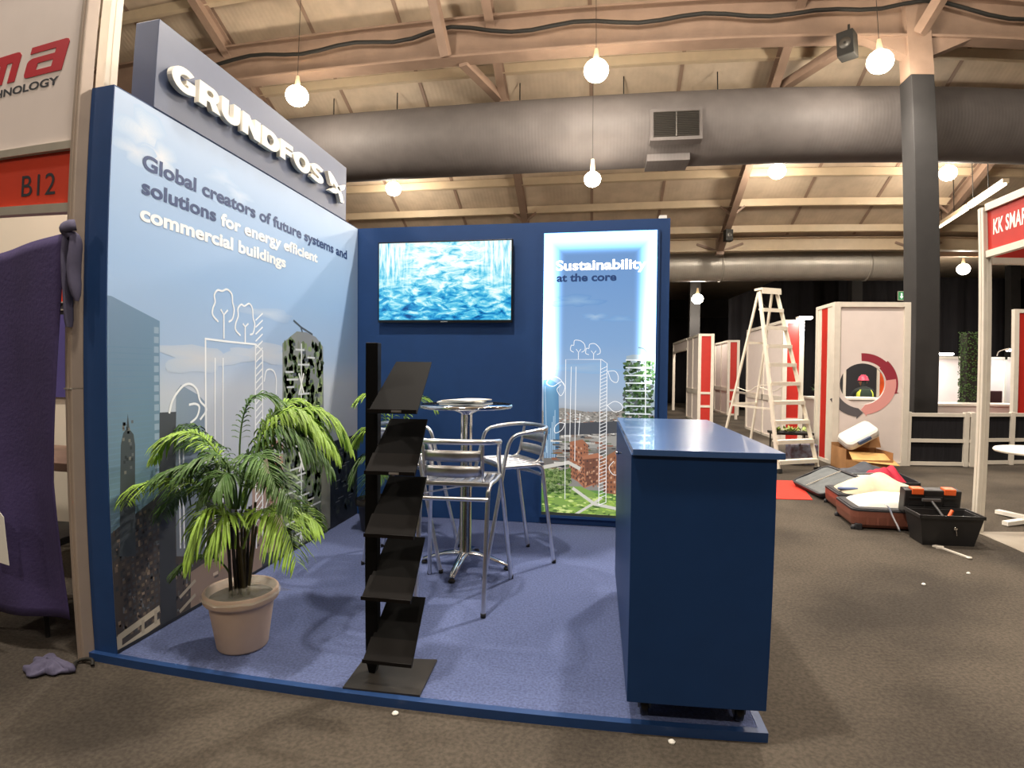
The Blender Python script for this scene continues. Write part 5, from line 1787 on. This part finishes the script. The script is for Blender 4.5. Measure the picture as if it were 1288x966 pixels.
k.build('foliage', M_LEAFD, pl_, fix=False)
for q in range(4):
    MB().lathe([(0, -.02), (.022, 0), (0, .02)], c=(rnd.uniform(-.12, .12), rnd.uniform(-.1, .1), rnd.uniform(.1, .16)), seg=8).build('flower', M_RED, pl_)

fw_ = thing('booth_wall', 'row of white panels across the far right booths, topped by bright arm lights', 'booth wall', (9.6, 9.1, G))
for q in range(5):
    MB().box((q*1.0+.03, -.01, .05), (q*1.0+.97, .01, 1.68-G)).build('panel', M_PANEL, fw_)
for q in range(6):
    MB().box((q*1.0-.03, -.03, 0), (q*1.0+.03, .03, 1.72-G)).build('post', M_ALUW, fw_)
MB().box((0, -.03, 1.66-G), (5, .03, 1.72-G)).build('rail', M_ALUW, fw_)
gh = thing('hedge_column', 'slim square column covered in artificial green hedge, beyond the white railing', 'hedge column', (9.42, 7.05, G))
MB().box((-.11, -.11, 0), (.11, .11, 2.14), bev=.01).build('core', M_POTDARK, gh)
k = MB()
rnd = random.Random(4)
for q in range(1500):
    z = rnd.uniform(.1, 2.17); f = rnd.choice(((0, -1), (-1, 0), (0, 1), (1, 0)))
    u = rnd.uniform(-.125, .125)
    p = Vector((f[0]*.115-f[1]*u, f[1]*.115+f[0]*u, z))
    nrm = Vector((f[0], f[1], rnd.uniform(-.6, .6))).normalized()
    tdir = nrm.cross(Vector((rnd.uniform(-1, 1), rnd.uniform(-1, 1), rnd.uniform(-1, 1)))).normalized()
    s = nrm.cross(tdir)
    c = p+nrm*rnd.uniform(.0, .02)
    k.add([c-tdir*.022, c+s*.012+nrm*.014, c+tdir*.022, c-s*.012+nrm*.014], [(0, 1, 2, 3)])
k.build('foliage', mat('hedge_leaf', '#4a6a35', .6, noise=.35, scale=12), gh, fix=False)

M_LED = mat('led_glow', '#ffffff', .4, emit=22)
def arm_light(loc, label, w=.5):
    o = thing('arm_light', label, 'lamp', loc, 0, 'white arm lights')
    MB().box((-w/2, -.06, 0), (w/2, .06, .035), bev=.008).build('housing', M_ALUW, o)
    MB().box((-w/2+.02, -.055, -.012), (w/2-.02, .055, -.001), bev=.004).build('diffuser', M_LED, o)
    MB().box((-w/2+.02, -.07, .004), (w/2-.02, -.061, .03)).build('front_strip', M_LED, o)
    MB().tube(smooth_path([(0, .05, .02), (0, .2, .05), (0, .5, .0), (0, .58, -.1)], 4), .012, 8).build('arm', M_ALUW, o)
    ld = bpy.data.lights.new('arm_light_beam', 'AREA')
    ld.energy = 18; ld.shape = 'RECTANGLE'; ld.size = w-.05; ld.size_y = .1; ld.color = (.95, .97, 1)
    lo = bpy.data.objects.new('arm_light_beam', ld); COL.objects.link(lo)
    lo.location = Vector(loc)+Vector((0, 0, -.02))


arm_light(([(9.773, 1.739)][0][0], 8.5, [(9.773, 1.739)][0][1]), 'bright white arm light just right of the black column', .42)
arm_light(([(11.383, 1.849)][0][0], 8.5, [(11.383, 1.849)][0][1]), 'bright white arm light beside the red booth end at the right edge', .36)
arm_light((5.93, 6.3, 2.31), 'bright white arm light on top of the booth wall behind the stepladder', .28)

rb = thing('booth_wall', 'red panelled booth end at the right edge, beyond the railing', 'booth wall', (9.0, 5.18, G))
MB().box((-.04, -.04, 0), (.04, .04, 2.42)).build('post', M_ALUW, rb)
MB().box((.04, -.01, .05), (.96, .01, 2.36)).build('panel', M_RED, rb)
MB().box((.04, -.03, 2.36), (1.0, .03, 2.42)).build('rail', M_ALUW, rb)
bc = thing('office_chair', 'dark red upholstered chair by the far white panels, right of the hedge column', 'chair', (11.0, 8.3, G), .3)
MB().box((-.22, -.2, .45), (.22, .22, .52), bev=.02).build('seat', mat('chair_maroon', '#4b2a2a', .7), bc)
MB().box((-.22, .18, .55), (.22, .24, .98), bev=.02).build('backrest', MATS['chair_maroon'], bc)
for sx in (-.18, .18):
    for sy in (-.16, .2):
        MB().tube([(sx, sy, 0), (sx, sy, .46 if sy < 0 else .62)], .014, 8).build('leg', M_CABLE, bc)

ex = thing('exit_sign', 'green emergency exit sign high on the black wall beside the black column', 'sign', (*[(12.549, 3.997)][0][:1], 15.46, [(12.549, 3.997)][0][1]))
MB().box((-.2, 0, -.16), (.2, .06, .16), bev=.008).build('housing', M_ALUW, ex)
M_EXIT = mat('exit_green', '#2f8f56', .5, emit=.5)
M_EXITW = mat('exit_white', '#e9f4ea', .5, emit=1.0)
MB().box((-.18, -.006, -.14), (.18, .0, .14)).build('face', M_EXIT, ex)
k = MB()
for pts in ([(-.07, -.1), (-.13, -.02), (-.095, -.02), (-.095, .09), (-.045, .09), (-.045, -.02), (-.01, -.02)],
            [(.06, .04), (.1, .06), (.13, .03), (.15, -.02), (.12, -.03), (.14, -.1), (.11, -.11), (.09, -.05), (.05, -.09), (.03, -.07), (.08, -.01)],
            arcp(.1, .085, .022, .022, 0, 330, 10)):
    raised(k, [pts], [], lambda a, b, t: Vector((a, -.006-t, b)), 0, .002)
k.build('pictogram', M_EXITW, ex)

# ================================================================== LADDER AND CLUTTER IN THE AISLE
M_LADDER = mat('ladder_white', '#e3dccb', 0.45, 0.15, noise=0.04, scale=10)
M_CARD = mat('cardboard', '#a97c50', 0.8, noise=0.08, scale=10)
M_CARD2 = mat('cardboard_light', '#cfa566', 0.8, noise=0.08, scale=10)
M_BROWNSHELL = mat('suitcase_brown', '#7a4a3c', 0.4, noise=0.08, scale=8)
M_LINING = mat('lining_grey', '#5d6263', 0.75, noise=0.15, scale=12, bump=0.3, bscale=30)
M_CASEBLACK = mat('case_black', '#222226', 0.6)
M_CLOTHC = mat('cloth_cream', '#d9cbae', 0.85, noise=0.08, scale=10, bump=0.3, bscale=20)
M_CLOTHR = mat('cloth_red', '#b5203a', 0.8, noise=0.15, scale=8)
M_CLOTHG = mat('cloth_slate', '#45484f', 0.85, noise=0.2, scale=8)
M_ORANGE = mat('latch_orange', '#e8622a', 0.45)
M_TOOL = mat('toolbox_black', '#1d1c1c', 0.5, noise=0.15, scale=14)

# red strip of carpet
rcx = thing('red_carpet', 'red carpet strip on the aisle floor behind the counter', 'carpet', (3.9, 1.9, G))
MB().prism([(-1.2, -.51), (.4, -.46), (.6, .55), (-1.2, .6)], lambda a, b, t: (a, b, t), .001, .007).build('pile', mat('red_carpet', '#c6301f', .9, noise=.1, scale=40), rcx)

# stepladder
ang = R(25)
A = Vector((math.cos(ang), math.sin(ang), 0)); Dv = Vector((-math.sin(ang), math.cos(ang), 0))
FC = Vector((4.755, 3.13, G)); TOPZ = 2.47-G
ld_ = thing('stepladder', 'tall white aluminium stepladder standing open in the aisle', 'ladder', FC)
up0, up1 = .335, .15
spread = .64


def fr(s, f):     # front stile point: s side, f 0 floor .. 1 top
    return A*(s*(up0+(up1-up0)*f))+Dv*(spread*f)+Vector((0, 0, TOPZ*f))


def rr(s, f):
    return A*(s*(.27+(.12-.27)*f))+Dv*(spread*2-.62*f+.02)+Vector((0, 0, TOPZ*f))


for s in (-1, 1):
    lg = MB().bar(fr(s, .012), fr(s, .985), .024, .052, upv=Dv).build('stile', M_LADDER, ld_)
    MB().bar(fr(s, 0), fr(s, .02), .05, .09, upv=Dv).build('foot', M_RUBBER, lg)
for s in (-1, 1):
    lg = MB().bar(rr(s, .012), rr(s, .985), .02, .036, upv=Dv).build('rear_leg', M_LADDER, ld_)
    MB().bar(rr(s, 0), rr(s, .02), .04, .06, upv=Dv).build('foot', M_RUBBER, lg)
for i in range(9):
    f = .06+i*.103
    p, q = fr(-1, f), fr(1, f)
    MB().bar(p, q, .11, .024).bar(p+Vector((0, 0, -.014))-Dv*.05, q+Vector((0, 0, -.014))-Dv*.05, .012, .05).build('step', M_LADDER, ld_)
k = MB()
c = Dv*spread+Vector((0, 0, TOPZ))
k.bar(c-A*.165, c+A*.165, .16, .03); k.bar(c-A*.165+Vector((0, 0, -.04))-Dv*.08, c+A*.165+Vector((0, 0, -.04))-Dv*.08, .012, .06)
k.build('top_plate', M_LADDER, ld_)
for f in (.34, .7):
    MB().bar(rr(-1, f), rr(1, f), .02, .03).build('rear_brace', M_LADDER, ld_)
for s in (-1, 1):
    p, q = fr(s, .46), rr(s, .44)
    MB().tube(smooth_path([p, p.lerp(q, .35)+Vector((0, 0, -.01)), p.lerp(q, .6)+Vector((0, 0, -.07)), q], 5), .006, 6).build('stay_cord', M_LADDER, ld_)
MB().bar(rr(-1, .33), fr(-1, .33), .015, .025).build('spreader', M_LADDER, ld_)
MB().tube([fr(-1, .93), fr(-1, .93).lerp(rr(1, .9), .5)+Vector((0, 0, -.02)), rr(1, .9)], .004, 6).build('cord', M_CABLE, ld_)

# odds and ends behind the ladder
bx = thing('storage_bag', 'dark printed bag on the floor under the bottom step of the ladder', 'bag', (5.02, 3.78, G), .1)
MB().box((-.2, -.1, 0), (.2, .1, .3), bev=.03).build('body', mat('bag_print', '#4a3038', .6, noise=.6, scale=14, color2='#6d7282'), bx)
MB().tube(smooth_path([(-.08, -.1, .28), (-.05, -.11, .38), (.05, -.11, .38), (.08, -.1, .28)], 5), .008, 6).build('handle', M_CABLE, bx)
sh_ = thing('plant_tray', 'shallow tray of green cuttings on a low stool behind the ladder', 'tray', (5.1, 4.5, G), .0)
MB().box((-.3, -.17, .36), (.3, .17, .4), bev=.01).build('tray', M_CABLE, sh_)
for sx in (-.26, .26):
    for sy in (-.13, .13):
        MB().tube([(sx, sy, 0), (sx, sy, .36)], .012, 6).build('leg', M_CABLE, sh_)
rnd = random.Random(21)
k = MB()
for q in range(90):
    a = rnd.uniform(0, 2*PI); e = rnd.uniform(.05, .8); L_ = rnd.uniform(.07, .14)
    d = Vector((math.cos(a)*math.cos(e), math.sin(a)*math.cos(e), math.sin(e)))
    s = d.cross(Vector((0, 0, 1))).normalized()*.02
    c = Vector((rnd.uniform(-.25, .25), rnd.uniform(-.12, .12), .405))
    k.add([c, c+d*L_*.5+s, c+d*L_, c+d*L_*.5-s], [(0, 1, 2, 3)])
k.build('foliage', mat('cuttings', '#8fa24f', .6, noise=.4, scale=9), sh_, fix=False)


# open suitcases
def tray_mesh(mb, w, d, h, r, t, M, mi=0, flare=.02):
    def loop(off, z):
        pts = []
        ww, dd = w/2-off, d/2-off
        rr_ = max(.01, r-off)
        for cx_, cy_, a0 in ((ww-rr_, dd-rr_, 0), (-ww+rr_, dd-rr_, 90), (-ww+rr_, -dd+rr_, 180), (ww-rr_, -dd+rr_, 270)):
            for i in range(6):
                a = R(a0+18*i)
                pts.append(M @ Vector((cx_+rr_*math.cos(a), cy_+rr_*math.sin(a), z)))
        return pts
    L_ = [loop(flare*1.4, 0), loop(flare*.4, h*.18), loop(0, h*.6), loop(0, h), loop(t, h), loop(t, h*.6), loop(t+flare, t)]
    n = len(L_[0])
    vs = [p for l_ in L_ for p in l_]
    fs = []
    for j in range(len(L_)-1):
        for i in range(n):
            fs.append((j*n+i, j*n+(i+1) % n, (j+1)*n+(i+1) % n, (j+1)*n+i))
    mb.add(vs, fs, mi)
    mb.add(L_[0], [tuple(range(n-1, -1, -1))], mi)
    mb.add(L_[-1], [tuple(range(n))], mi)


def heap(w, d, h, seed, M, lump=1.0):
    rn = random.Random(seed)
    ph = [rn.uniform(0, 6) for _ in range(6)]

    def f(u, v):
        e = (math.sin(PI*u)*math.sin(PI*v))**.45 if 0 < u < 1 and 0 < v < 1 else 0
        z = h*e*(1+.25*lump*math.sin(u*9+ph[0])*math.sin(v*7+ph[1])+.12*lump*math.sin(u*21+ph[2]+4*v))
        return M @ Vector((-w/2+w*u, -d/2+d*v, z))
    return MB().grid(26, 20, f)


def wheel(parent, off, c, M):
    k = MB()
    k.box((c[0]-.025, c[1]-.03, c[2]-.005), (c[0]+.025, c[1]+.03, c[2]+.045), M=M, bev=.006)
    k.lathe([(.0, -.012), (.026, -.012), (.028, 0), (.026, .012), (.0, .012)], c=M @ Vector((c[0]-.03, c[1], c[2]+.005)), seg=14, M=Matrix.Rotation(PI/2, 4, 'X'))
    return k.build('wheel', M_CASEBLACK, parent)


S0 = Vector((4.715, .83, G))
sc = thing('suitcase', 'brown hard-shell suitcase lying open on the aisle floor beside the toolbox', 'suitcase', S0)
Mz = Matrix.Rotation(R(-6), 4, 'Z')
M1 = Mz @ Matrix.Translation((-.06, -.26, .015))
M2 = Mz @ Matrix.Translation((.0, .3, .015))
for M, nm in ((M1, 'front'), (M2, 'rear')):
    k = MB(); tray_mesh(k, .76, .5, .15, .07, .012, M)
    for q in range(7):
        for s in (-1,):
            k.box((-.27+q*.08, -.2515, .03), (-.25+q*.08, -.246, .12), M=M)
    k.build('shell', M_BROWNSHELL, sc)
    k = MB(); tray_mesh(k, .765, .505, .014, .07, .02, M @ Matrix.Translation((0, 0, .142)), flare=.0)
    k.build('zip_edge', M_CASEBLACK, sc)
    wheel(sc, S0, (-.33, -.235, -.008), M)
    wheel(sc, S0, (-.33, .2, -.008), M)
heap(.7, .42, .06, 3, M1 @ Matrix.Translation((0, 0, .11)), .4).build('lining', M_LINING, sc)
cl = heap(.66, .36, .1, 5, xf(S0, R(-6)) @ Matrix.Translation((-.04, -.24, .17)), .5).build('folded_papers', M_PAPER)
tag(cl, 'white papers and wrap filling the near half of the brown suitcase', 'papers')
cl = heap(.72, .44, .21, 11, xf(S0, R(-6)) @ Matrix.Translation((.02, .3, .12)), .45).build('cream_clothing', M_CLOTHC)
tag(cl, 'rumpled cream clothing heaped in the far half of the brown suitcase', 'clothing')
o = MB().tube(smooth_path([(4.42, 1.1, G+.2), (4.46, 1.02, G+.215), (4.54, 1.0, G+.22)], 6), .03, 10, flat=.5).build('rolled_cloth', mat('cloth_blue', '#5f6f95', .8))
tag(o, 'small blue and white rolled cloth at the left corner of the brown suitcase', 'cloth')
o = MB().grid(10, 2, lambda u, v: Vector((4.47+.07*u, .33-.12*u+.03*v, G+.22-.2*u**1.6+.01*math.sin(u*8)))).build('luggage_tag', mat('tag_blue', '#8795b4', .6, noise=.5, scale=20, color2='#d8d6d6'), None, .004)
tag(o, 'pale blue luggage tag hanging between the brown suitcase and the toolbox', 'luggage tag')

S1 = Vector((5.12, 1.96, G))
s2 = thing('suitcase', 'black soft suitcase lying open with its grey lined lid folded to the left', 'suitcase', S1)
MA = Matrix.Rotation(R(-8), 4, 'Z') @ Matrix.Translation((.06, .1, .01))
k = MB(); tray_mesh(k, .72, .82, .16, .08, .02, MA); k.build('shell', M_CASEBLACK, s2)
ML = Matrix.Translation((-.53, -.13, .1)) @ Matrix.Rotation(R(3), 4, 'Z') @ Matrix.Rotation(R(-25), 4, 'Y')
k = MB(); tray_mesh(k, .46, .78, .06, .08, .025, ML); k.build('lid', M_CASEBLACK, s2)
k = MB()
k.grid(10, 12, lambda u, v: ML @ Vector((-.2+.4*u, -.36+.72*v, .05+.012*math.sin(PI*u)*math.sin(PI*v)+.004*math.sin(9*u+7*v))))
k.build('lining', M_LINING, s2)
MB().bar(ML @ Vector((-.2, .02, .068)), ML @ Vector((.2, .0, .068)), .012, .006).build('lining_zip', M_ALU, s2)
cl = heap(.62, .5, .16, 31, xf(S1, R(-8)) @ Matrix.Translation((.02, .22, .1)), .8).build('slate_clothing', M_CLOTHG)
tag(cl, 'dark slate clothing in the black suitcase, beside the red cloth', 'clothing')
cl = heap(.4, .34, .2, 37, xf(S1, R(-8)) @ Matrix.Translation((.1, -.12, .1)), .7).build('red_clothing', M_CLOTHR)
tag(cl, 'crumpled red cloth in the black suitcase', 'clothing')
for q in range(3):
    o = MB().bar(Vector((4.84, 1.66+.07*q, G+.2+.012*q)), Vector((5.05, 1.56+.07*q, G+.225+.012*q)), .05, .012).build('brochure', M_PAPER if q % 2 else M_LINING)
    tag(o, ('lowest of', 'middle of', 'topmost of')[q]+' the three booklets in the black suitcase, left of the red cloth', 'brochure', 'booklets in the black suitcase')

# toolbox
TB = Vector((4.77, .05, G))
tbx = thing('toolbox', 'open black plastic toolbox with orange latches, its lid standing up', 'toolbox', TB)
Mt = Matrix.Rotation(R(-5), 4, 'Z')
k = MB()
lo_, hi_ = [(-.18, -.1), (.2, -.1), (.2, .12), (-.18, .12)], [(-.22, -.13), (.25, -.13), (.25, .15), (-.22, .15)]
inn_ = [(-.2, -.11), (.23, -.11), (.23, .13), (-.2, .13)]
vs = [Mt @ Vector((a, b, 0)) for a, b in lo_]+[Mt @ Vector((a, b, .23)) for a, b in hi_]+[Mt @ Vector((a, b, .23)) for a, b in inn_]+[Mt @ Vector((a*.85, b*.85, .05)) for a, b in inn_]
fs = [(3, 2, 1, 0)]
for j in range(3):
    fs += [(j*4+i, j*4+(i+1) % 4, j*4+4+(i+1) % 4, j*4+4+i) for i in range(4)]
fs.append((12, 13, 14, 15))
k.add(vs, fs)
for a, b, c, d in ((-.225, -.137, .255, -.125), (-.225, .145, .255, .157)):
    k.box((a, b, .215), (c, d, .24), M=Mt)
k.box((-.227, -.137, .215), (-.215, .157, .24), M=Mt); k.box((.245, -.137, .215), (.257, .157, .24), M=Mt)
k.build('body', M_TOOL, tbx)
MB().lathe([(.0, 0), (.014, 0), (.014, .006), (.0, .006)], c=Mt @ Vector((.04, -.126, .14)), seg=12, M=Matrix.Rotation(PI/2, 4, 'X')).bar(Mt @ Vector((.04, -.131, .14)), Mt @ Vector((.05, -.131, .09)), .012, .006).build('hasp', M_CHROME, tbx)
Ml = Mt @ Matrix.Translation((.02, .22, .17)) @ Matrix.Rotation(R(6), 4, 'X')
k = MB()
k.box((-.22, -.01, 0), (.22, .1, .2), M=Ml, bev=.012)
for z in (.07, .13):
    for x0, x1 in ((-.19, -.06), (.08, .19)):
        k.box((x0, -.018, z), (x1, -.008, z+.012), M=Ml)
k.box((-.07, -.025, .05), (.07, -.008, .15), M=Ml, bev=.006)
k.build('lid', M_TOOL, tbx)
for x in (-.12, .13):
    MB().box((x-.05, -.02, .165), (x+.04, .06, .215), M=Ml, bev=.006).build('latch', M_ORANGE, tbx)
k = MB()
k.tube([Mt @ Vector((.06, -.04, .12)), Mt @ Vector((-.03, .12, .3))], .01, 8)
k.bar(Mt @ Vector((-.1, .12, .305)), Mt @ Vector((.04, .12, .305)), .02, .02)
hm = k.build('hammer', M_CASTOR); hm.location = TB; tag(hm, 'hammer standing head up inside the open toolbox', 'hammer')
sd_ = MB().tube([Mt @ Vector((.02, -.05, .2)), Mt @ Vector((.06, -.03, .26))], .014, 8).build('screwdriver', M_ORANGE)
sd_.location = TB; tag(sd_, 'orange handled screwdriver poking out of the toolbox', 'screwdriver')
w0, w1 = [(4.668, -0.122), (4.734, -0.364)]
k = MB()
k.bar((w0[0], w0[1], G+.008), (w1[0], w1[1], G+.008), .022, .01)
k.prism([(w0[0]-.045, w0[1]+.03), (w0[0]-.01, w0[1]+.045), (w0[0]+.03, w0[1]+.01), (w0[0]+.01, w0[1]-.03), (w0[0]-.04, w0[1]-.01), (w0[0]-.01, w0[1]+.005)], lambda a, b, t: (a, b, t), G+.002, G+.016)
k.lathe([(.0, .002), (.018, .002), (.02, .008), (.018, .014), (.0, .014)], c=(w1[0], w1[1], G), seg=14)
tag(k.build('spanner', M_ALUW), 'steel spanner lying on the floor in front of the toolbox', 'spanner')

# cardboard box with its flaps and a white tub against the logo panel
bxx = thing('cardboard_box', 'open cardboard box with raised flaps in front of the logo panel', 'box', (5.75, 3.5, G))
k = MB()
for a, b in (((-.34, -.24, 0), (.28, -.234, .16)), ((-.34, .234, 0), (.28, .24, .34)), ((-.34, -.234, 0), (-.334, .234, .3)), ((.274, -.234, 0), (.28, .234, .26)), ((-.34, -.24, 0), (.28, .24, .006))):
    k.box(a, b)
k.build('body', M_CARD, bxx)
MB().add([(-.24, .1, .27), (.28, .1, .29), (.27, .16, .47), (-.23, .16, .47), (-.24, .106, .27), (.28, .106, .29), (.27, .166, .47), (-.23, .166, .47)],
         [(0, 1, 2, 3), (7, 6, 5, 4), (0, 4, 5, 1), (1, 5, 6, 2), (2, 6, 7, 3), (3, 7, 4, 0)]).build('flap', M_CARD, bxx)
MB().add([(-.25, -.24, .15), (.34, -.3, .1), (.3, -.02, .22), (-.2, .0, .24), (-.25, -.24, .145), (.34, -.3, .095), (.3, -.02, .215), (-.2, .0, .235)],
         [(0, 1, 2, 3), (7, 6, 5, 4), (0, 4, 5, 1), (1, 5, 6, 2), (2, 6, 7, 3), (3, 7, 4, 0)]).build('flap', M_CARD2, bxx)
tu = thing('plastic_tub', 'white plastic tub with a blue handle tilted in the cardboard box', 'tub', (5.72, 3.6, G+.42), .1)
Mu = Matrix.Rotation(R(28), 4, 'Y').inverted() @ Matrix.Rotation(R(30), 4, 'X')
k = MB(); tray_mesh(k, .5, .3, .11, .08, .012, Mu @ Matrix.Rotation(PI, 4, 'X') @ Matrix.Translation((0, 0, -.12)), flare=.03)
k.build('tub', mat('tub_white', '#dcd9d2', .35), tu)
MB().bar(Mu @ Vector((-.12, -.17, .1)), Mu @ Vector((.06, -.17, .1)), .05, .04).build('handle', mat('tub_handle', '#41506b', .5), tu)

# bits of litter
for (u, lab) in (([(4.11, -0.898)][0], 'tiny white scrap on the carpet in front of the spanner'), ([(4.527, -0.683)][0], 'tiny white scrap on the carpet below the spanner end'),
                 ([(1.329, -2.552)][0], 'tiny pale scrap on the floor in front of the brochure stand'), ([(2.345, -2.551)][0], 'tiny pale scrap on the floor in front of the counter')):
    o = MB().lathe([(0, 0), (.012, .001), (.013, .006), (.007, .011), (0, .012)], c=(u[0], u[1], G+.001), seg=7, smooth=False).build('paper_scrap', M_PAPER)
    tag(o, lab, 'scrap')

# ================================================================== PERSON BEHIND THE CUT-OUT
M_SKIN = mat('skin', '#8a5f48', 0.55)
M_DARKCLOTH = mat('work_clothes', '#262b2a', 0.85, noise=0.1, scale=10)
M_VEST = mat('vest_green', '#27382c', 0.8)
M_HIVIS = mat('vest_yellow', '#c9d34a', 0.6)
M_HELMET = mat('helmet_pink', '#d8506a', 0.35)


def skin_body(name, verts, edges, m, parent, root=0, sub=2):
    me = bpy.data.meshes.new(name)
    bm = bmesh.new()
    lay = bm.verts.layers.skin.verify()
    vv = []
    for i, (p, rx, ry) in enumerate(verts):
        v = bm.verts.new(p)
        v[lay].radius = (rx, ry)
        v[lay].use_root = (i == root)
        vv.append(v)
    for a, b in edges:
        bm.edges.new((vv[a], vv[b]))
    bm.to_mesh(me)
    bm.free()
    me.materials.append(m)
    o = bpy.data.objects.new(name, me)
    COL.objects.link(o)
    md = o.modifiers.new('skin', 'SKIN')
    md.use_smooth_shade = True
    sb = o.modifiers.new('smooth', 'SUBSURF')
    sb.levels = sb.render_levels = sub
    o.parent = parent
    return o


# seated with the back to the stand, hands on the table in front
PP = Vector((8.27, 9.0, G))
pe = thing('person', 'person in pink hard hat and dark vest with yellow bands, beyond the round cut-out', 'person', PP)
V = [((0, 0, .5), .15, .12), ((0, -.02, .66), .14, .1), ((0, -.03, .84), .165, .105), ((0, -.02, .95), .15, .085), ((0, .0, 1.02), .06, .06), ((0, .02, 1.1), .075, .085), ((0, .03, 1.2), .075, .09),
     ((.19, -.01, .93), .062, .06), ((.27, .08, .74), .048, .048), ((.2, .3, .72), .036, .036), ((.17, .38, .73), .03, .022),
     ((-.19, -.01, .93), .062, .06), ((-.27, .08, .74), .048, .048), ((-.2, .3, .72), .036, .036), ((-.17, .38, .73), .03, .022),
     ((.1, .06, .5), .095, .09), ((.14, .42, .5), .068, .068), ((.14, .42, .1), .045, .045), ((.14, .46, .03), .045, .03), ((.14, .58, .025), .035, .022),
     ((-.1, .06, .5), .095, .09), ((-.14, .42, .5), .068, .068), ((-.14, .42, .1), .045, .045), ((-.14, .46, .03), .045, .03), ((-.14, .58, .025), .035, .022)]
E_ = [(0, 1), (1, 2), (2, 3), (3, 4), (4, 5), (5, 6), (3, 7), (7, 8), (8, 9), (9, 10), (3, 11), (11, 12), (12, 13), (13, 14), (0, 15), (15, 16), (16, 17), (17, 18), (18, 19), (0, 20), (20, 21), (21, 22), (22, 23), (23, 24)]
body = skin_body('body', V, E_, M_DARKCLOTH, pe)
for s in (-1, 1):
    for q in range(5):
        b0 = Vector((s*.17+(-.028+.014*q)*1.0, .4, .735)); ln = (.05, .07, .078, .072, .055)[q]
        if q == (0 if s > 0 else 4):
            pts = [b0+Vector((0, -.03, 0)), b0+Vector((-s*.025, .0, .002)), b0+Vector((-s*.03, .025, 0))]
        else:
            pts = [b0, b0+Vector((0, ln*.55, .006)), b0+Vector((0, ln, -.008))]
        MB().tube(pts, [.0095, .009, .007], 7).build('finger', M_SKIN, pe)
# face, ears and neck shown as skin over the head
k = MB()
k.lathe([(.0, .0), (.05, .01), (.072, .05), (.08, .1), (.076, .15), (.05, .2), (0, .22)], c=(0, .035, 1.02), seg=20)
k.lathe([(.0, -.012), (.014, -.004), (.012, .03), (0, .045)], c=(0, .118, 1.1), seg=10)
for s in (-1, 1):
    k.lathe([(.0, -.03), (.012, -.015), (.016, .01), (.01, .03), (0, .035)], c=(s*.082, .035, 1.12), seg=10)
k.build('face', M_SKIN, pe)
k = MB()
k.box((-.022, .108, 1.075), (.022, .114, 1.082)); k.build('mouth', M_DARKINK, pe)
for s in (-1, 1):
    MB().box((s*.032-.0125, .104, 1.135), (s*.032+.0125, .112, 1.145)).build('eye', M_DARKINK, pe)
k = MB()
k.lathe([(.118, 0), (.124, .004), (.116, .016), (.108, .05), (.09, .095), (.05, .125), (.0, .134)], c=(0, .03, 1.165), seg=28)
k.prism(arcp(0, .03, .12, .17, 10, 170, 14), lambda a, b, t: Vector((a, b, t)), 1.163, 1.172)
k.box((-.012, -.08, 1.2), (.012, .14, 1.305), bev=.01)
k.build('hard_hat', M_HELMET, pe)


def vest(u, v, g=.0):
    an = 2*PI*u
    z = .5+.48*v
    rx = .185+.02*math.sin(PI*v)+g
    ry = .135+.012*math.sin(PI*v)+g
    if v > .8:
        rx *= 1-.25*(v-.8)/.2; ry *= 1-.2*(v-.8)/.2
    return Vector((rx*math.cos(an), -.02+ry*math.sin(an), z))


MB().grid(36, 12, vest).build('vest', M_VEST, pe, solid=.006)
k = MB()
for a0 in (200, 310):
    k.grid(4, 10, lambda u, v: vest((a0+28*u)/360, .05+.9*v, .007))
k.grid(36, 1, lambda u, v: vest(u, .25+.09*v, .006))
k.build('reflective_band', M_HIVIS, pe, solid=.003)
stl = thing('work_stool', 'dark stool under the seated person', 'stool', PP+Vector((0, 0, 0)))
MB().lathe([(0, .36), (.17, .36), (.18, .375), (.17, .385), (0, .385)], seg=24).build('seat', M_CABLE, stl)
for q in range(4):
    a = PI/4+q*PI/2
    MB().tube([(.1*math.cos(a), .1*math.sin(a), .36), (.19*math.cos(a), .19*math.sin(a), 0)], .012, 8).build('leg', M_CABLE, stl)
wk = thing('booth_table', 'long pale table in front of the seated person', 'table', PP+Vector((0, .8, 0)))
MB().box((-.9, -.35, .68), (.9, .35, .71), bev=.004).build('table_top', M_CARD, wk)
for sx in (-.85, .85):
    for sy in (-.3, .3):
        MB().tube([(sx, sy, 0), (sx, sy, .68)], .018, 8).build('leg', M_CABLE, wk)
# booth behind the person, with an orange panel
bk = thing('booth_wall', 'dark booth wall with white posts and an orange panel behind the seated person', 'booth wall', PP+Vector((-.25, 1.9, 0)))
MB().box((0, .0, 0), (1.45, .03, 2.0)).build('panel', M_CASEBLACK, bk)
MB().box((1.53, .0, 0), (2.3, .03, 1.9)).build('panel', mat('orange_panel', '#d2501c', .5, noise=.3, scale=2), bk)
for x in (.25, .62, 1.49, 2.1):
    MB().box((x-.035, -.03, 0), (x+.035, .0, 2.1)).build('post', M_ALUW, bk)
